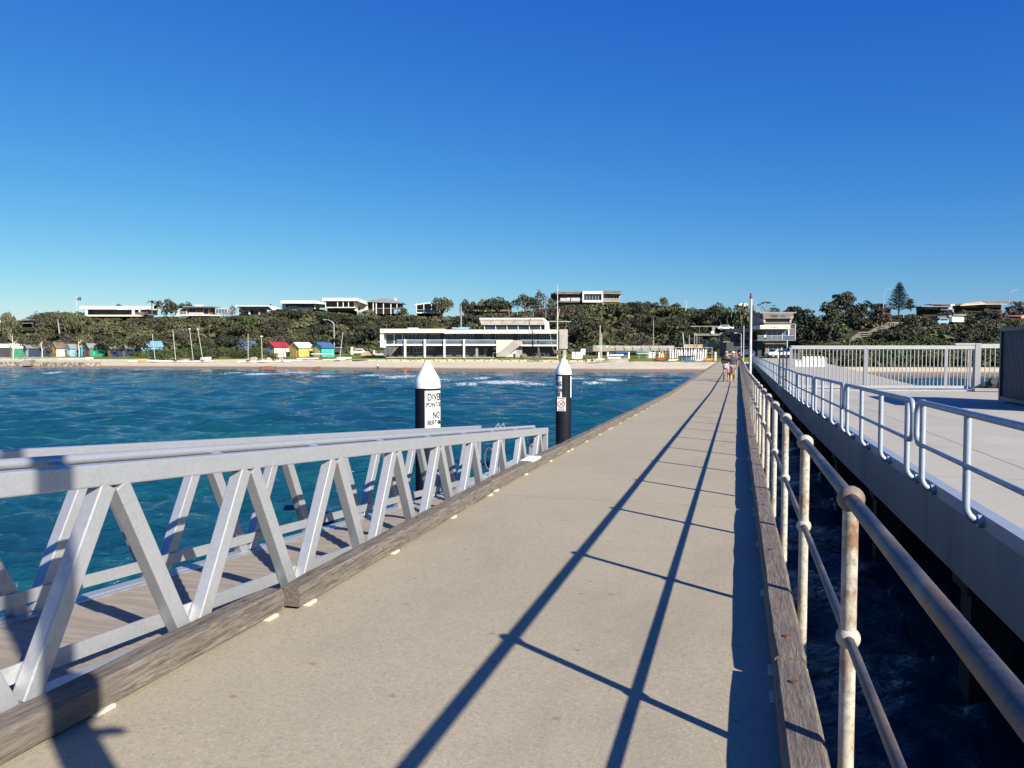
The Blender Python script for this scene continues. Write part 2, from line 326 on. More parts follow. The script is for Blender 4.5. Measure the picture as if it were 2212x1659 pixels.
# ------------------------------------------------------------------ sea
def sea():
    m,nt,b=nodes('sea_water'); L=nt.links; co=coords(nt)
    n=noise(nt,coords(nt,(.6,1,1)),.11,5,.6); c=ramp(nt,n,[(.36,(.005,.045,.082)),(.55,(.005,.062,.088)),(.72,(.008,.092,.088))])
    at=N(nt,'ShaderNodeAttribute',attribute_name='foam'); fn=noise(nt,coords(nt,(1,1,1)),2.3,8,.75,.4)
    f2=N(nt,'ShaderNodeMapRange'); f2.inputs[1].default_value=.36; f2.inputs[2].default_value=.66; f2.inputs[4].default_value=2.2; L.new(fn,f2.inputs[0]); ad=N(nt,'ShaderNodeMath',operation='MULTIPLY'); L.new(f2.outputs[0],ad.inputs[0]); L.new(at.outputs['Fac'],ad.inputs[1])
    fm=ramp(nt,ad.outputs[0],[(.0,(0,0,0)),(.42,(0,0,0)),(.6,(.9,.9,.9))])
    c=mixc(nt,fm,c,(.72,.76,.78)); L.new(c,b.inputs['Base Color'])
    L.new(ramp(nt,fm,[(0,(.09,)*3),(1,(.7,)*3)]),b.inputs['Roughness']); b.inputs['IOR'].default_value=1.33
    def rc(sx,sy):
        tc=N(nt,'ShaderNodeTexCoord'); mp=N(nt,'ShaderNodeMapping'); mp.inputs['Rotation'].default_value=(0,0,-PS-.12); L.new(tc.outputs['Object'],mp.inputs[0])
        m2=N(nt,'ShaderNodeMapping'); m2.inputs['Scale'].default_value=(sx,sy,1); L.new(mp.outputs[0],m2.inputs[0]); return m2.outputs[0]
    p=bumpn(nt,noise(nt,rc(.5,1.2),1.9,6,.6,0),b,1.0,.25); p=bumpn(nt,noise(nt,rc(.55,1.2),5.5,5,.6,.1),b,.9,.07,p); bumpn(nt,noise(nt,rc(.6,1.2),17,3,.6,.3),b,.4,.016,p)
    base=math.pi/2+PS
    th=np.concatenate([np.linspace(-50,50,640),np.linspace(52,308,60)]); th=base+np.radians(th)
    r=[3.5]
    while r[-1]<330: r.append(r[-1]*1.0085+.005)
    r+= [360,420,520,700,1000,1600,2600]; r=np.array(r)
    R,T=np.meshgrid(r,th,indexing='ij'); X=R*np.cos(T); Y=R*np.sin(T); Z=np.zeros_like(X); dX=np.zeros_like(X); dY=np.zeros_like(X)
    cell=np.maximum(R*.0085+.01,R*.0028)
    rs=np.random.RandomState(5); wd=math.radians(112)
    for i in range(110):
        lam=.4*(9/.4)**(rs.rand()); k=2*math.pi/lam; a=.029*lam**.7*(.4+rs.rand())*(.35 if lam>4 else 1)
        t=wd+rs.normal()*.42; dx,dy=math.cos(t),math.sin(t); ph=rs.rand()*6.28
        att=np.clip((lam/cell-2.2)/2,0,1); A=a*att*.45
        arg=k*(X*dx+Y*dy)+ph; Z+=A*np.sin(arg); dX+=-dx*A*.75*np.cos(arg)*-1; dY+=-dy*A*.75*np.cos(arg)*-1
    D=X*HV.x+Y*HV.y; C=X*RV.x+Y*RV.y; U=C/np.maximum(D,1); sh=np.interp(U,US,DS); s=D-sh
    shore=np.clip(-s/25,.12,1); Z*=shore; calm=np.clip(1-((X>.3)&(X<2.6)&(Y<160))*.35,0,1); Z*=calm
    foam=np.zeros_like(Z); fr=(D>20)
    for (px,py,wx,wy,st) in [(1090,827,75,5,.56),(1010,831,45,3.5,.5),(1150,832,50,4,.5),(560,809,45,3,.5),(640,805,60,2,.42),(500,807,25,2.5,.45),(112,806.5,16,2.5,.55),(300,799,50,1.5,.35),(860,815,55,3.5,.55),(800,812,40,3,.42),(940,822,60,2.5,.45),(700,814,40,2.5,.4),(1320,822,45,3,.5),(1285,828,40,3,.4),(1400,815,30,2,.4),(420,815,25,2,.3),(1240,818,50,2,.4),(1040,818,40,2,.4)]:
        y=CY+F*((D*-sT*0+ -(D*0)) if False else 0); 
        D0=CAMZ*F/(py-754); x0=uu(px)*D0; sx=wx/F*D0; sy=wy*D0*D0/(CAMZ*F)
        foam=np.maximum(foam,(st+.1)*np.exp(-((C-x0)/sx)**2-((D-D0)/sy)**2))
    foam=np.maximum(foam,.5*np.exp(-((s+1.2)/1.6)**2)*(D>100)); foam=np.maximum(foam,.36*np.exp(-((s+7)/2.)**2)*(D>100))
    Z+=foam*.18*(s<-6)
    foam=np.where(fr,foam,0)
    X+=dX*shore*calm;Y+=dY*shore*calm
    nr,ntt=X.shape; V=np.stack([X,Y,Z],-1).reshape(-1,3); idx=np.arange(nr*ntt).reshape(nr,ntt)
    a=idx[:-1,:];bq=np.roll(idx,-1,1)[:-1,:];cq=np.roll(idx,-1,1)[1:,:];d=idx[1:,:]
    Q=np.stack([a,d,cq,bq],-1).reshape(-1,4)
    me=bpy.data.meshes.new('sea_water'); me.vertices.add(len(V)+1); me.vertices.foreach_set('co',np.vstack([V,[[0,0,0]]]).ravel())
    nq=len(Q); inner=[(len(V),idx[0,j],idx[0,(j+1)%ntt]) for j in range(ntt)]
    lp=np.concatenate([Q.ravel(),np.array(inner).ravel()]); me.loops.add(len(lp)); me.loops.foreach_set('vertex_index',lp.astype(np.int32))
    me.polygons.add(nq+len(inner)); me.polygons.foreach_set('loop_start',np.concatenate([np.arange(nq)*4,nq*4+np.arange(len(inner))*3]).astype(np.int32))
    me.update(); me.validate(); me.polygons.foreach_set('use_smooth',[True]*len(me.polygons))
    at=me.attributes.new('foam','FLOAT','POINT'); at.data.foreach_set('value',np.append(foam.ravel(),0).astype(np.float32))
    me.materials.append(m); o=bpy.data.objects.new('sea_water',me); COL.objects.link(o); tag(o,kind='structure',label='choppy blue green sea')
sea()
# ------------------------------------------------------------------ jetty
YS=[-8,0,4,8,12,16,20,26,33,60,100,140,166]
def strip(name,x0,x1,ys,zf,th,m,**t):
    b=MB(); n=len(ys); v=[];f=[]
    for y in ys: z=zf(y); v+=[(x0,y,z),(x1,y,z),(x1,y,z-th),(x0,y,z-th)]
    for i in range(n-1):
        for k in range(4): a=i*4+k;c=i*4+(k+1)%4; f.append((a,c,c+4,a+4))
    f+=[(0,3,2,1),((n-1)*4,(n-1)*4+1,(n-1)*4+2,(n-1)*4+3)]
    b.add(v,f); return b.build(name,m,loc=(0,0,0),**t)
jet=strip('jetty_path',-2.69,.33,YS,zd,.32,M['deck'],kind='structure',label='straight concrete jetty walkway running to the shore')
b=MB()
for i in range(18):
    y=2+i*9.2
    b.box((-1.2,y,zd(y)-.55),(3.3,.4,.42))
    for x in (-2.3,-.1): b.cyl((x,y,-2),(x,y,zd(y)-.5),.17,n=10)
b.build('support_frame',M['face'],jet)
# kerb timbers
def kerb_proto(length,side,full):
    t=thing('kerb_timber'); w=.15;h=.118;z0=.02
    b=MB(); n=14; v=[];f=[]; rr=random.Random(length*7+side)
    c=.018
    sec=[(-w/2,0),(w/2,0),(w/2,h-c),(w/2-c,h),(-w/2+c,h),(-w/2,h-c)]
    for i in range(n+1):
        y=length*i/n; e=1-.07*(i in(0,n))
        jx=rr.uniform(-.003,.003); jz=rr.uniform(-.003,.003)
        for a,q in sec: v.append((a*e+jx,y,z0+q*(1-.04*(i in (0,n)))+(jz if q>0 else 0)))
    for i in range(n):
        for k in range(6): a=i*6+k;c2=i*6+(k+1)%6; f.append((a,c2,c2+6,a+6))
    f+=[(0,1,2,3,4,5),tuple(n*6+k for k in (5,4,3,2,1,0))]
    b.add(v,f); b.build('timber_beam',M['timber'],t,fix=False)
    if full:
        for y in (.12,length*.34,length*.67,length-.14):
            s=MB().box((0,y+.0,.011),(w+.03,.1,.016)); s.build('spacer_block',M['plastic'],t,fix=False)
        for y in (.25,length/2,length-.27):
            s=MB().cyl((0,y,z0+h-.002),(0,y,z0+h+.006),.018,n=10); s.build('bolt_head',M['bolt'],t,fix=False)
    return t
kp={(L,full):kerb_proto(L,1,full) for L in (4.1,) for full in (True,False)}
used=set()
def place_kerb(x,y0,L,side,i):
    key=(4.1,y0<45); src=kp[key]
    if key in used: src=copy_tree(src)
    used.add(key)
    ym=y0+2; slope=-.0126 if ym<33 else 0
    src.location=(x+random.uniform(-.008,.008),y0,zd(y0)); src.rotation_euler=(math.atan(slope),0,random.uniform(-.0015,.0015))
    return src
j=0
for side,x,ystart,grp in ((-1,-2.655,3.96,'timber kerb beams along the seaward left edge'),(1,.255,3.70,'timber kerb beams along the handrail')):
    for i in range(-2,39):
        y0=ystart+4.14*i
        if y0>160: break
        o=place_kerb(x if side>0 else (-2.63 if i<0 else (-2.548 if i==0 else -2.665)),y0,4.1,side,i)
        if side<0 and i==0: o.rotation_euler[2]=.025
        near={-1:'kerb beam at the left foot of the gangway, crossed by a dark shadow',0:'rounded kerb beam beside the gangway with its cracked end facing the viewer',1:'kerb beam beside the far half of the gangway, carrying a white plate',2:'kerb beam just past the gangway end, beside the farther pile'} if side<0 else {-1:'weathered kerb beam nearest the viewer beside the rusty handrail',0:'weathered kerb beam second nearest along the rusty handrail',1:'weathered kerb beam third nearest along the rusty handrail'}
        lab=near.get(i,'weathered timber kerb beam farther along the '+('open left edge' if side<0 else 'handrail side')+' of the jetty')
        tag(o,lab,'kerb beam',grp)
pl=PXp(1148,1000,-2.665)
MB().box((pl.x,pl.y,zd(pl.y)+.142),(.17,.42,.03)).build('marker_plate',M['signwhite'],bevel=.006,label='small white plate lying on the timber kerb beside the gangway',cat='plate')
# handrail
hr=thing('handrail',(0.38,0,2.6),label='long rusting tubular handrail with ball joints along the right side of the jetty',cat='handrail')
RX=.38
def railpath(dz,y0=-3,y1=163,off=0):
    return [(RX+off,y,zd(y)+dz) for y in np.concatenate([np.arange(y0,50,1.85),np.arange(50,y1+1,8)])]
MB().tube(railpath(1.02),.0245,14).build('top_rail',M['railpaint'],hr,smooth=True)
MB().tube(railpath(.535),.0165,12).build('middle_rail',M['railpaint'],hr,smooth=True)
for i in range(-1,87):
    y=2.85+1.87*i; z=zd(y); n=16 if i<12 else 8
    p=MB().tube([(RX,y,z-.42),(RX,y,z+.98)],.0262,n).build('post',M['postpaint'],hr,smooth=True)
    if i<40:
        MB().sph((RX,y,z+1.02),.046,n=20 if i<8 else 10).build('top_ball',M['ballrust' if i==0 else 'ballpaint'],p,smooth=True)
        MB().sph((RX,y,z+.535),.0405,n=20 if i<8 else 10).build('middle_ball',M['postpaint'],p,smooth=True)
# fix grandchild placement (post origins sit at the handrail's origin)
# ------------------------------------------------------------------ wharf
wys=[-12,0,8,16,24,33,36.5]
def wharf_slab():
    b=MB(); x0=2.32
    right=[(-12,26),(0,26),(20,26),(33,26),(41,26),(41.2,8.9),(60,9.6),(112,11.5),(150,13.2),(168,14)]
    left=[(-12,x0),(33,x0),(168,x0)]
    ys=sorted(set([-12,0,10,20,33,41,41.2,60,112,150,168]))
    v=[];f=[]
    for y in ys:
        xr=lerp(y,[q[0] for q in right],[q[1] for q in right]); z=zd(y)
        v+=[(x0,y,z),(xr,y,z),(xr,y,z-.55),(x0,y,z-.55)]
    for i in range(len(ys)-1):
        for k in range(4): a=i*4+k;c=i*4+(k+1)%4; f.append((a,c,c+4,a+4))
    n=len(ys); f+=[(0,3,2,1),((n-1)*4,(n-1)*4+1,(n-1)*4+2,(n-1)*4+3)]
    b.add(v,f); return b.build('wharf_road',M['wharf'],loc=(0,0,0),kind='structure',label='pale concrete wharf road beside the jetty')
wh=wharf_slab()
for i in range(-2,25):
    y0=4.05+6.65*i; y1=y0+6.635
    if i<12:
        b=MB(); b.beam((2.40,y0,zd(y0)-.13-.355),(2.40,y1,zd(y1)-.13-.355),.18,.71); b.build('edge_beam',M['face'],wh)
y0=4.05-13.3
b=MB(); 
for a,c in ((y0,33),(33,168)): b.beam((2.37,a,zd(a)-.066),(2.37,c,zd(c)-.066),.14,.14)
b.build('steel_fascia',M['galvblue'],wh)
b=MB(); b.beam((2.45,84,zd(84)-.45),(2.45,168,zd(168)-.45),.2,.75); b.build('edge_beam',M['face'],wh)
pr=MB()
for i in range(-1,24):
    y=4.05+6.65*i
    for x in (3.0,5.8,8.4): pr.box((x,y,(zd(y)-.5-2)/2),(.45,.45,zd(y)-.5+2))
    pr.box((5.9,y,zd(y)-.95),(6.4,.7,.8))
    if y<41:
        for x in (12,18,24): pr.box((x,y,(zd(y)-.5-2)/2),(.45,.45,zd(y)-.5+2))
pr.build('support_pile',mat('shade_dark_concrete',(.02,.02,.022),(.012,.012,.012),1,rough=.7),wh,label='square concrete piles and crossheads under the wharf')  # near-black colour puts the shade under the wharf into the concrete
MB().beam((9,-12,1.2),(9,40,.9),.4,2.6).build('light_stop_wall',M['face'],wh)  # unseen wall added to keep light out from under the wharf
# wharf rail panels
def panel_proto(n=12):
    t=thing('railing_panel'); r=.036; rm=.027; H=1.03; Hm=.52
    ys=[.42,2.37,4.32,6.2]
    def bend(cx,sy):  # rounded end loop
        y=ys[0] if sy<0 else ys[-1]; pts=[]
        for a in np.linspace(0,90,5): pts.append((0,y+sy*(.16+.16*math.sin(math.radians(a))),H-.16+.16*math.cos(math.radians(a))))
        for a in np.linspace(0,90,4): pts.append((0,y+sy*(.16+.16*math.cos(math.radians(a))),Hm+.14-.14*math.sin(math.radians(a))))
        return pts
    L=bend(0,-1); R=bend(0,1)
    MB().tube(list(reversed(L[:5]))+[(0,ys[0],H)]+[(0,ys[-1],H)]+R[:5]+R[5:]+[(0,ys[-1]+.0,Hm)],r,n).build('top_rail',M['galvblue'],t,fix=False,smooth=True)
    MB().tube([L[4]]+L[5:]+[(0,ys[0],Hm)],r*.95,n).build('end_loop',M['galvblue'],t,fix=False,smooth=True)
    MB().tube([(0,ys[0],Hm),(0,ys[-1],Hm)],rm,n).build('middle_rail',M['galvblue'],t,fix=False,smooth=True)
    for y in ys:
        pts=[(0,y,H-.01),(0,y,.13)]+[(.12-.12*math.cos(math.radians(a)),y,.13-.14*math.sin(math.radians(a))-.0) for a in (20,40,60,80,90)]+[(.15,y,-.012)]
        p=MB(); p.tube(pts,r,n); p.sph((0,y,H),r*1.22,n=12); p.sph((0,y,Hm),r*1.2,n=12); p.build('post',M['galvblue'],t,fix=False,smooth=True)
        MB().cyl((.10,y,-.012),(.165,y,-.012),.062,n=14).build('mounting_flange',M['galvblue'],t,fix=False)
    return t
pp=panel_proto()
for i in range(-1,23):
    y0=4.05+6.65*i; o=pp if i==-1 else copy_tree(pp)
    o.location=(2.15,y0,zd(y0)-.05); o.rotation_euler=(math.atan(-.0126) if y0<30 else 0,0,0)
    lab={0:'galvanised railing panel at the right edge of the photo, nearest on the wharf',1:'second nearest galvanised railing panel on the wharf edge'}.get(i,'galvanised railing panel farther along the wharf edge')
    tag(o,lab,'railing','galvanised railing panels along the wharf edge')
# ------------------------------------------------------------------ gangway
gw=thing('gangway',(-3.3,2.8,2.7),label='galvanised truss gangway sloping down beside the jetty to the pontoon',cat='gangway')
zt=lambda Y:3.681-.08*(Y-2.83)
Xr=lambda Y:-2.745-.012*(Y-2.8)
Xl=lambda Y:Xr(Y)-1.1
Y0,Y1=-.5,11.6
def gpnt(xf,Y,dz,off=0): return (xf(Y)+off,Y,zt(Y)+dz)
for nm,xf in (('near',Xr),('far',Xl)):
    b=MB(); b.beam(gpnt(xf,Y0,.05),gpnt(xf,Y1,.05),.075,.1); tc=b.build('top_chord',M['galv'],gw,bevel=.008)
    b=MB(); b.beam(gpnt(xf,Y0,-.88),gpnt(xf,Y1,-.88),.1,.1); b.build('bottom_chord',M['galv'],gw,bevel=.008)
    s=1 if xf is Xl else -1
    b=MB(); b.beam(gpnt(xf,Y0,-.728,s*.045),gpnt(xf,Y1,-.728,s*.045),.012,.075); b.build('kick_rail',M['galv'],gw)
    b=MB(); b.tube([gpnt(xf,y,.115 if xf is Xr else .0,-.12 if xf is Xr else -.105) for y in (Y0,4,8,Y1-.3)],.024,12)
    if xf is Xr:
        for y in np.arange(.5,11.5,1.06): b.beam(gpnt(xf,y,.09,-.03),gpnt(xf,y,.11,-.1),.04,.012)
        b.build('hand_pipe',M['galv'],gw,smooth=True)
    else: b.build('hand_pipe',M['galv'],gw,smooth=True)
    k=-3
    while True:
        yt=2.83+1.03*k; yb=yt+.515
        if yt>Y1-.3: break
        if yt>Y0+.3:
            b=MB(); b.beam(gpnt(xf,yb-1.03+.045,-.84),gpnt(xf,yt-.04,.002),.085,.075,up=(1,0,0)); b.build('brace',M['galv'],gw,bevel=.006)
            b=MB(); b.beam(gpnt(xf,yb-.045,-.84),gpnt(xf,yt+.04,.002),.085,.075,up=(1,0,0)); b.build('brace',M['galv'],gw,bevel=.006)
        k+=1
    b=MB(); b.beam(gpnt(xf,Y1-.04,-.86),gpnt(xf,Y1-.04,.0),.07,.07,up=(1,0,0)); b.build('end_post',M['galv'],gw,bevel=.006)
b=MB(); y=Y0
while y<Y1:
    b.beam((Xr(y)-.06,y+.07,zt(y+.07)-.855),(Xl(y)+.06,y+.07,zt(y+.07)-.855),.138,.03); y+=.143
b.build('deck_boards',M['deckboard'],gw)
b=MB(); b.beam(gpnt(Xr,Y0,-.834,-.01),gpnt(Xr,Y1,-.834,-.01),.14,.006); b.beam(gpnt(Xl,Y0,-.838,.02),gpnt(Xl,Y1,-.838,.02),.16,.006); b.build('edge_channel',M['galv'],gw)
b=MB()
for k in range(12):
    y=Y0+k*1.03+.2; b.beam((Xr(y),y,zt(y)-.92),(Xl(y),y,zt(y)-.92),.06,.08)
b.build('cross_bearer',M['galv'],gw)
# text helper
def text_pts(s,size=1.,w=1.):
    cu=bpy.data.curves.new('t','FONT'); cu.body=s; cu.size=1.0; cu.align_x='CENTER'; cu.align_y='CENTER'; cu.offset=.027; cu.space_character=1.05
    o=bpy.data.objects.new('t',cu); COL.objects.link(o); bpy.context.view_layer.update()
    me=bpy.data.meshes.new_from_object(o.evaluated_get(bpy.context.evaluated_depsgraph_get()))
    v=[(p.co.x*w*size,p.co.y*size) for p in me.vertices]; f=[tuple(p.vertices) for p in me.polygons]
    bpy.data.objects.remove(o); bpy.data.curves.remove(cu); bpy.data.meshes.remove(me); return v,f
def add_text(b,s,size,w,fn,mi=0):
    v,f=text_pts(s,size,w); b.add([fn(x,y) for x,y in v],f,mi)
# sign at the end of the gangway
b=MB(); c=Vector((Xr(Y1)-.17,Y1-.02,zt(Y1)-.28)); b.box(c,(.2,.012,.5)); sg=b.build('sign_plate',M['metal'],gw)
tb=MB()
for s,dz,sz in (('DIVERS',.17,.05),('PONTOON',.08,.05)): add_text(tb,s,sz,.85,lambda x,y:(c.x+x,c.y-.008,c.z+dz+y))
tb.build('lettering',M['ink'],sg)
# ------------------------------------------------------------------ piles
def pile(px,r,D,ytop,ycone,ycap,label,gap=0):
    base=PP(px,D,-2.5); zc=zz(ycap,D); z1=zz(ycone,D); z2=zz(ytop,D)
    t=thing('mooring_pile',base,label=label,cat='pile',group='black mooring piles with white caps')
    MB().lathe([(r,-2.5),(r,zc+.01)],(base.x,base.y,0),40).build('sleeve',M['sleeve'],t,smooth=True)
    MB().lathe([(r+.012,zc-.01),(r+.012,zc+.02),(r+.006,z1-.06),(r*.93,z1+.02),(r*.22,z2-.05),(r*.14,z2-.012),(.0,z2)],(base.x,base.y,0),40).build('cap',M['cap'],t,smooth=True)
    return t,base,zc
def wrap(base,r,ang,dx,z): # ang: degrees to the right of the viewer-facing direction
    a=math.radians(ang)+dx/r; d=-HV*math.cos(a)+RV*math.sin(a); q=base.copy(); q.z=0; w=q+d*r; w.z=z; return w
def vface(base):
    q=base.copy(); q.z=0; q=q.normalized(); return q
def sign_wrap(t,base,r,a0,a1,z0,z1,lines,name='wrap_sign',ac=None):
    b=MB(); n=20; v=[];f=[]
    for i in range(n+1):
        a=a0+(a1-a0)*i/n
        for z in (z0,z1): v.append(wrap(base,r+.006,a,0,z))
        for z in (z1,z0): v.append(wrap(base,r+.002,a,0,z))
    for i in range(n):
        for k in range(4): p=i*4+k;q=i*4+(k+1)%4; f.append((p,q,q+4,p+4))
    f+=[(0,1,2,3),(n*4+3,n*4+2,n*4+1,n*4)]
    b.add(v,f); s=b.build(name,M['signwhite'],t)
    am=(a0+a1)/2 if ac is None else ac; tb=MB()
    for txt,z,size,w in lines: add_text(tb,txt,size,w,lambda x,y:wrap(base,r+.0135,am,x,z+y))
    if lines: tb.build('lettering',M['ink'],s)
    return s
D=15.4; t,base,zc=pile(923,.25,D,777,818,837,'nearer black mooring pile with a white cone cap and a DIVERS PONTOON sign')
sc=D/F; vf=math.degrees(math.atan2(base.x*RV.x+base.y*RV.y,base.x*HV.x+base.y*HV.y)) # view angle offset
z=lambda y:zz(y,D)
sign_wrap(t,base,.25,-12-vf,118-vf,z(923),z(843),[('DIVERS',z(857),.2,.62),('PONTOON',z(873),.125,.68),('NO',z(895.5),.19,.62),('BERTHING',z(911),.13,.64)],ac=44-vf)
D=25.; t,base,zc=pile(1217.5,.25,D,770.5,798,808,'farther black mooring pile with NO DIVING sign and a small DANGER plate')
vf=math.degrees(math.atan2(base.x*RV.x+base.y*RV.y,base.x*HV.x+base.y*HV.y))
sign_wrap(t,base,.25,-125-vf,-12-vf,z(858),z(812),[('NO',z(818),.19,.7),('DIVING',z(829),.19,.68),('SHALLOW',z(842.5),.15,.68),('WATER',z(851.5),.15,.68)],ac=-62-vf)
sign_wrap(t,base,.25,62-vf,150-vf,z(858),z(812),[],'wrap_sign')
MB().lathe([(.0,0),(.07,.0),(.11,.05),(.0,.055)],(base.x,base.y,z(771)),14).build('mooring_dish',M['cap'],t)
cb=wrap(base,.262,-14-vf,0,z(872)); fr=(cb-Vector((base.x,base.y,cb.z))).normalized(); rt=Vector((-fr.y,fr.x,0))
R=Matrix((rt,-fr,ZV)).transposed()
b=MB().box(cb,(.285,.012,.44),R); dp=b.build('danger_plate',M['signwhite'],t)
tb=MB()
fn=lambda zc,off=.0085:(lambda x,y:cb+fr*off+rt*x+ZV*(zc+y))
add_text(tb,'DANGER',.055,1,fn(.18))
for i,s in enumerate(('DO NOT DIVE','SHALLOW WATER','INTO WATER')): add_text(tb,s,.024,1.1,fn(-.15-.025*i))
tb.sph((0,0,0),.001,n=4)
tb.ext([cb+fr*.008+rt*x+ZV*y for x,y in ((-.07,-.03),(.0,.02),(.05,.07),(.065,.05),(.015,.0),(-.055,-.055))],fr*.002)
tb.build('lettering',M['ink'],dp)
rb=MB(); ring=[cb+fr*.011+rt*(.11*math.cos(a))+ZV*(.11*math.sin(a)+.01) for a in np.linspace(0,2*math.pi,25)]
rb.tube(ring,.009,6); rb.beam(cb+fr*.011+rt*-.075+ZV*.085,cb+fr*.011+rt*.075+ZV*-.065,.004,.016,up=fr); rb.build('prohibition_ring',M['signred'],dp)
# ------------------------------------------------------------------ pontoon
pn=thing('pontoon',(-5.25,22.5,0),label='low pale floating pontoon seen through the far end of the gangway',cat='pontoon')
MB().box((-5.25,22.5,.42),(3.3,8.6,.5)).build('float',M['grey'],pn,bevel=.03)
MB().box((-5.25,22.5,.7),(3.4,8.7,.06)).build('deck_panel',M['palegrey'],pn)
for y in (19,20.6,22.2,23.8,25.6):
    MB().box((-7.0,y,.55),(.12,.5,.3)).build('fender',M['sleeve'],pn)
if True:
    q=PP(1217.5,25.,0); b=MB(); b.lathe([(.31,.74),(.31,.86),(.38,.86),(.38,.74),(.31,.74)],(q.x,q.y,0),20); b.build('pile_guide',M['metal'],pn)
ld=thing('pontoon_ladder',(-6.4,20,.7),label='bent tube ladder rails standing on the pontoon behind the gangway',cat='ladder')
def loopx(px0,px1,D,ytop,ybot,side):
    pts=[P(px0,ybot,D),P(px0,ytop+30,D),P(px0+side*1,ytop+12,D),P(px1-1,ytop+2,D),P(px1,ytop,D),P(px1+2,ytop+8,D),P(px1+2,ybot,D)]
    return pts
for k,(a,c,D) in enumerate(((1067,1076,21.4),(1077,1087,22.0))):
    MB().tube(loopx(a,c,D,914,1029,1),.02,8).build('side_rail',M['roofgrey'],ld,smooth=True)
b=MB(); 
for y in (985,1000,1015): b.cyl(P(1069,y,21.4),P(1086,y,22.0),.016,n=8)
b.build('rung',M['roofgrey'],ld)
b=MB(); c=P(1056,990,21.3); ring=[c+RV*.12*math.cos(a)+ZV*.3*math.sin(a) for a in np.linspace(0,2*math.pi,17)]; b.tube(ring,.014,6)
b.build('mooring_hoop',M['brown'],ld)
# ------------------------------------------------------------------ background helpers
r1=(0,603.5,.1984); r2=(384,603.5,.1984); r3=(768,603.5,.1984); r4=(1097.2,603.5,.1984); r5=(1371.5,630.9,.1736); r6=(1645.8,592.5,.2559); z3=(1591,630.9,.0992); dd=(0,0,1)
def T(t,x,y): return t[0]+x*t[2],t[1]+y*t[2]
def comp(name,label,cat,D,t,parts,group=None,base=None):
    xs=[q[2] for q in parts if not isinstance(q[2],list)]+[p[0] for q in parts if isinstance(q[2],list) for p in q[2]]
    ymax=max([q[5] for q in parts if not isinstance(q[2],list)]+[p[1] for q in parts if isinstance(q[2],list) for p in q[2]])
    xm=sum(xs)/len(xs); px,py=T(t,xm,ymax); o=thing(name,P(px,py,D),label=label,cat=cat,group=group)
    if name in('hill_house','garage'):
        wp=[q for q in parts if 'wall' in q[0] and not isinstance(q[2],list)]; a_,b_=min(q[2] for q in wp),max(q[3] for q in wp); yb_=max(q[5] for q in wp)
        x0,y0=T(t,a_+2,yb_);x1,_=T(t,b_-2,yb_); f_=MB(); f_.fb(x0,x1,y0+.1,y0+16,D+2.8,5); f_.build('foundation',M['earth'],o)
    for q in parts:
        b=MB()
        if isinstance(q[2],list):
            b.fp([T(t,*p) for p in q[2]],D+q[3],q[4])
        else:
            x0,y0=T(t,q[2],q[4]);x1,y1=T(t,q[3],q[5]); b.fb(x0,x1,y0,y1,D+q[6],q[7])
        b.build(q[0],M[q[1]],o)
    return o
def wins(m,x0,x1,y0,y1,n,dd_=-.05,th=.1,gap=.08,name='window',frame='white'):
    r=[];w=(x1-x0)/n
    for i in range(n):
        a=x0+i*w+w*gap/2;c=x0+(i+1)*w-w*gap/2
        r.append((name,m,a,c,y0,y1,dd_,th))
    if frame: r.append(('window_frame',frame,x0-w*.04,x1+w*.04,y0-3,y1+3,dd_+.03,th))
    return r
# ------------------------------------------------------------------ sailing club
D=200
pt=[('fascia','cream',268,965,538,582,-1.2,14),('fascia','cream',965,2195,547,590,-.6,14),('upper_wall','navy',300,2195,582,712,1.6,10),
 ('end_wall','white',268,304,582,740,-.6,10),('end_wall','white',304,330,705,740,-.6,10),
 ('balcony_slab','white',330,1533,704,722,-.8,2.4),('balcony_slab','white',1798,2200,711,727,-.8,2.4),
 ('ground_wall','navy',305,1533,722,846,2.6,9),('ground_wall','navy',1700,2200,727,846,2.6,9),  # dark navy puts the shade of the ground floor recess into the walls
 ('balcony_glass','railglass',450,525,660,704,-.7,.06),('top_rail','whitemetal',450,1533,657,662,-.7,.1),
 ('footing','grey',330,2200,844,854,-1,4),
 ('stair_wall','cream',[(1533,662),(1722,662),(1722,690),(1533,812)],-1.0,.3),
 ('stair_balustrade','grey',[(1722,664),(1818,664),(1818,700),(1640,842),(1533,842),(1533,820)],-1.6,.25),
 ('stair_side','cream',[(1745,770),(1745,842),(1640,842)],-1.2,.2),
 ('upper_roof','white',1350,2050,420,436,0,9),('upper_fascia','grey',[(1350,436),(2050,436),(2055,495),(1372,495)],.3,.4),
 ('upper_wall','navy',1395,2060,492,547,1.2,8),('upper_end','white',[(2050,420),(2105,468),(2112,547),(2060,547),(2060,495),(2050,436)],.4,7),
 ('roof_dome','lightblue',[(1098,541),(1105,527),(1140,520),(1240,520),(1275,528),(1285,543)],4,3),('roof_unit','white',570,680,527,538,3,2),('roof_unit','metal',1050,1100,522,538,4,1.5),
 ('side_tower','grey',2218,2310,544,755,-.4,5),('side_tower','grey',2258,2295,755,850,0,3)]
for a,c in ((553,742),(767,956),(981,1169),(1196,1531),(1830,1965),(2008,2195)): pt.append(('balcony_glass','railglass',a,c,663,703 if a<1700 else 710,-.68,.05))
pt.append(('top_rail','whitemetal',1800,2200,659,664,-.7,.1))
for x0,x1 in ((527,550),(743,764),(957,978),(1170,1192)): pt.append(('column','cream',x0,x1,652,853,-1.3,.5))
pt.append(('column','timber_far',1308,1334,742,842,.2,.6)); pt.append(('column','brown',1985,2003,727,846,-.3,.5))
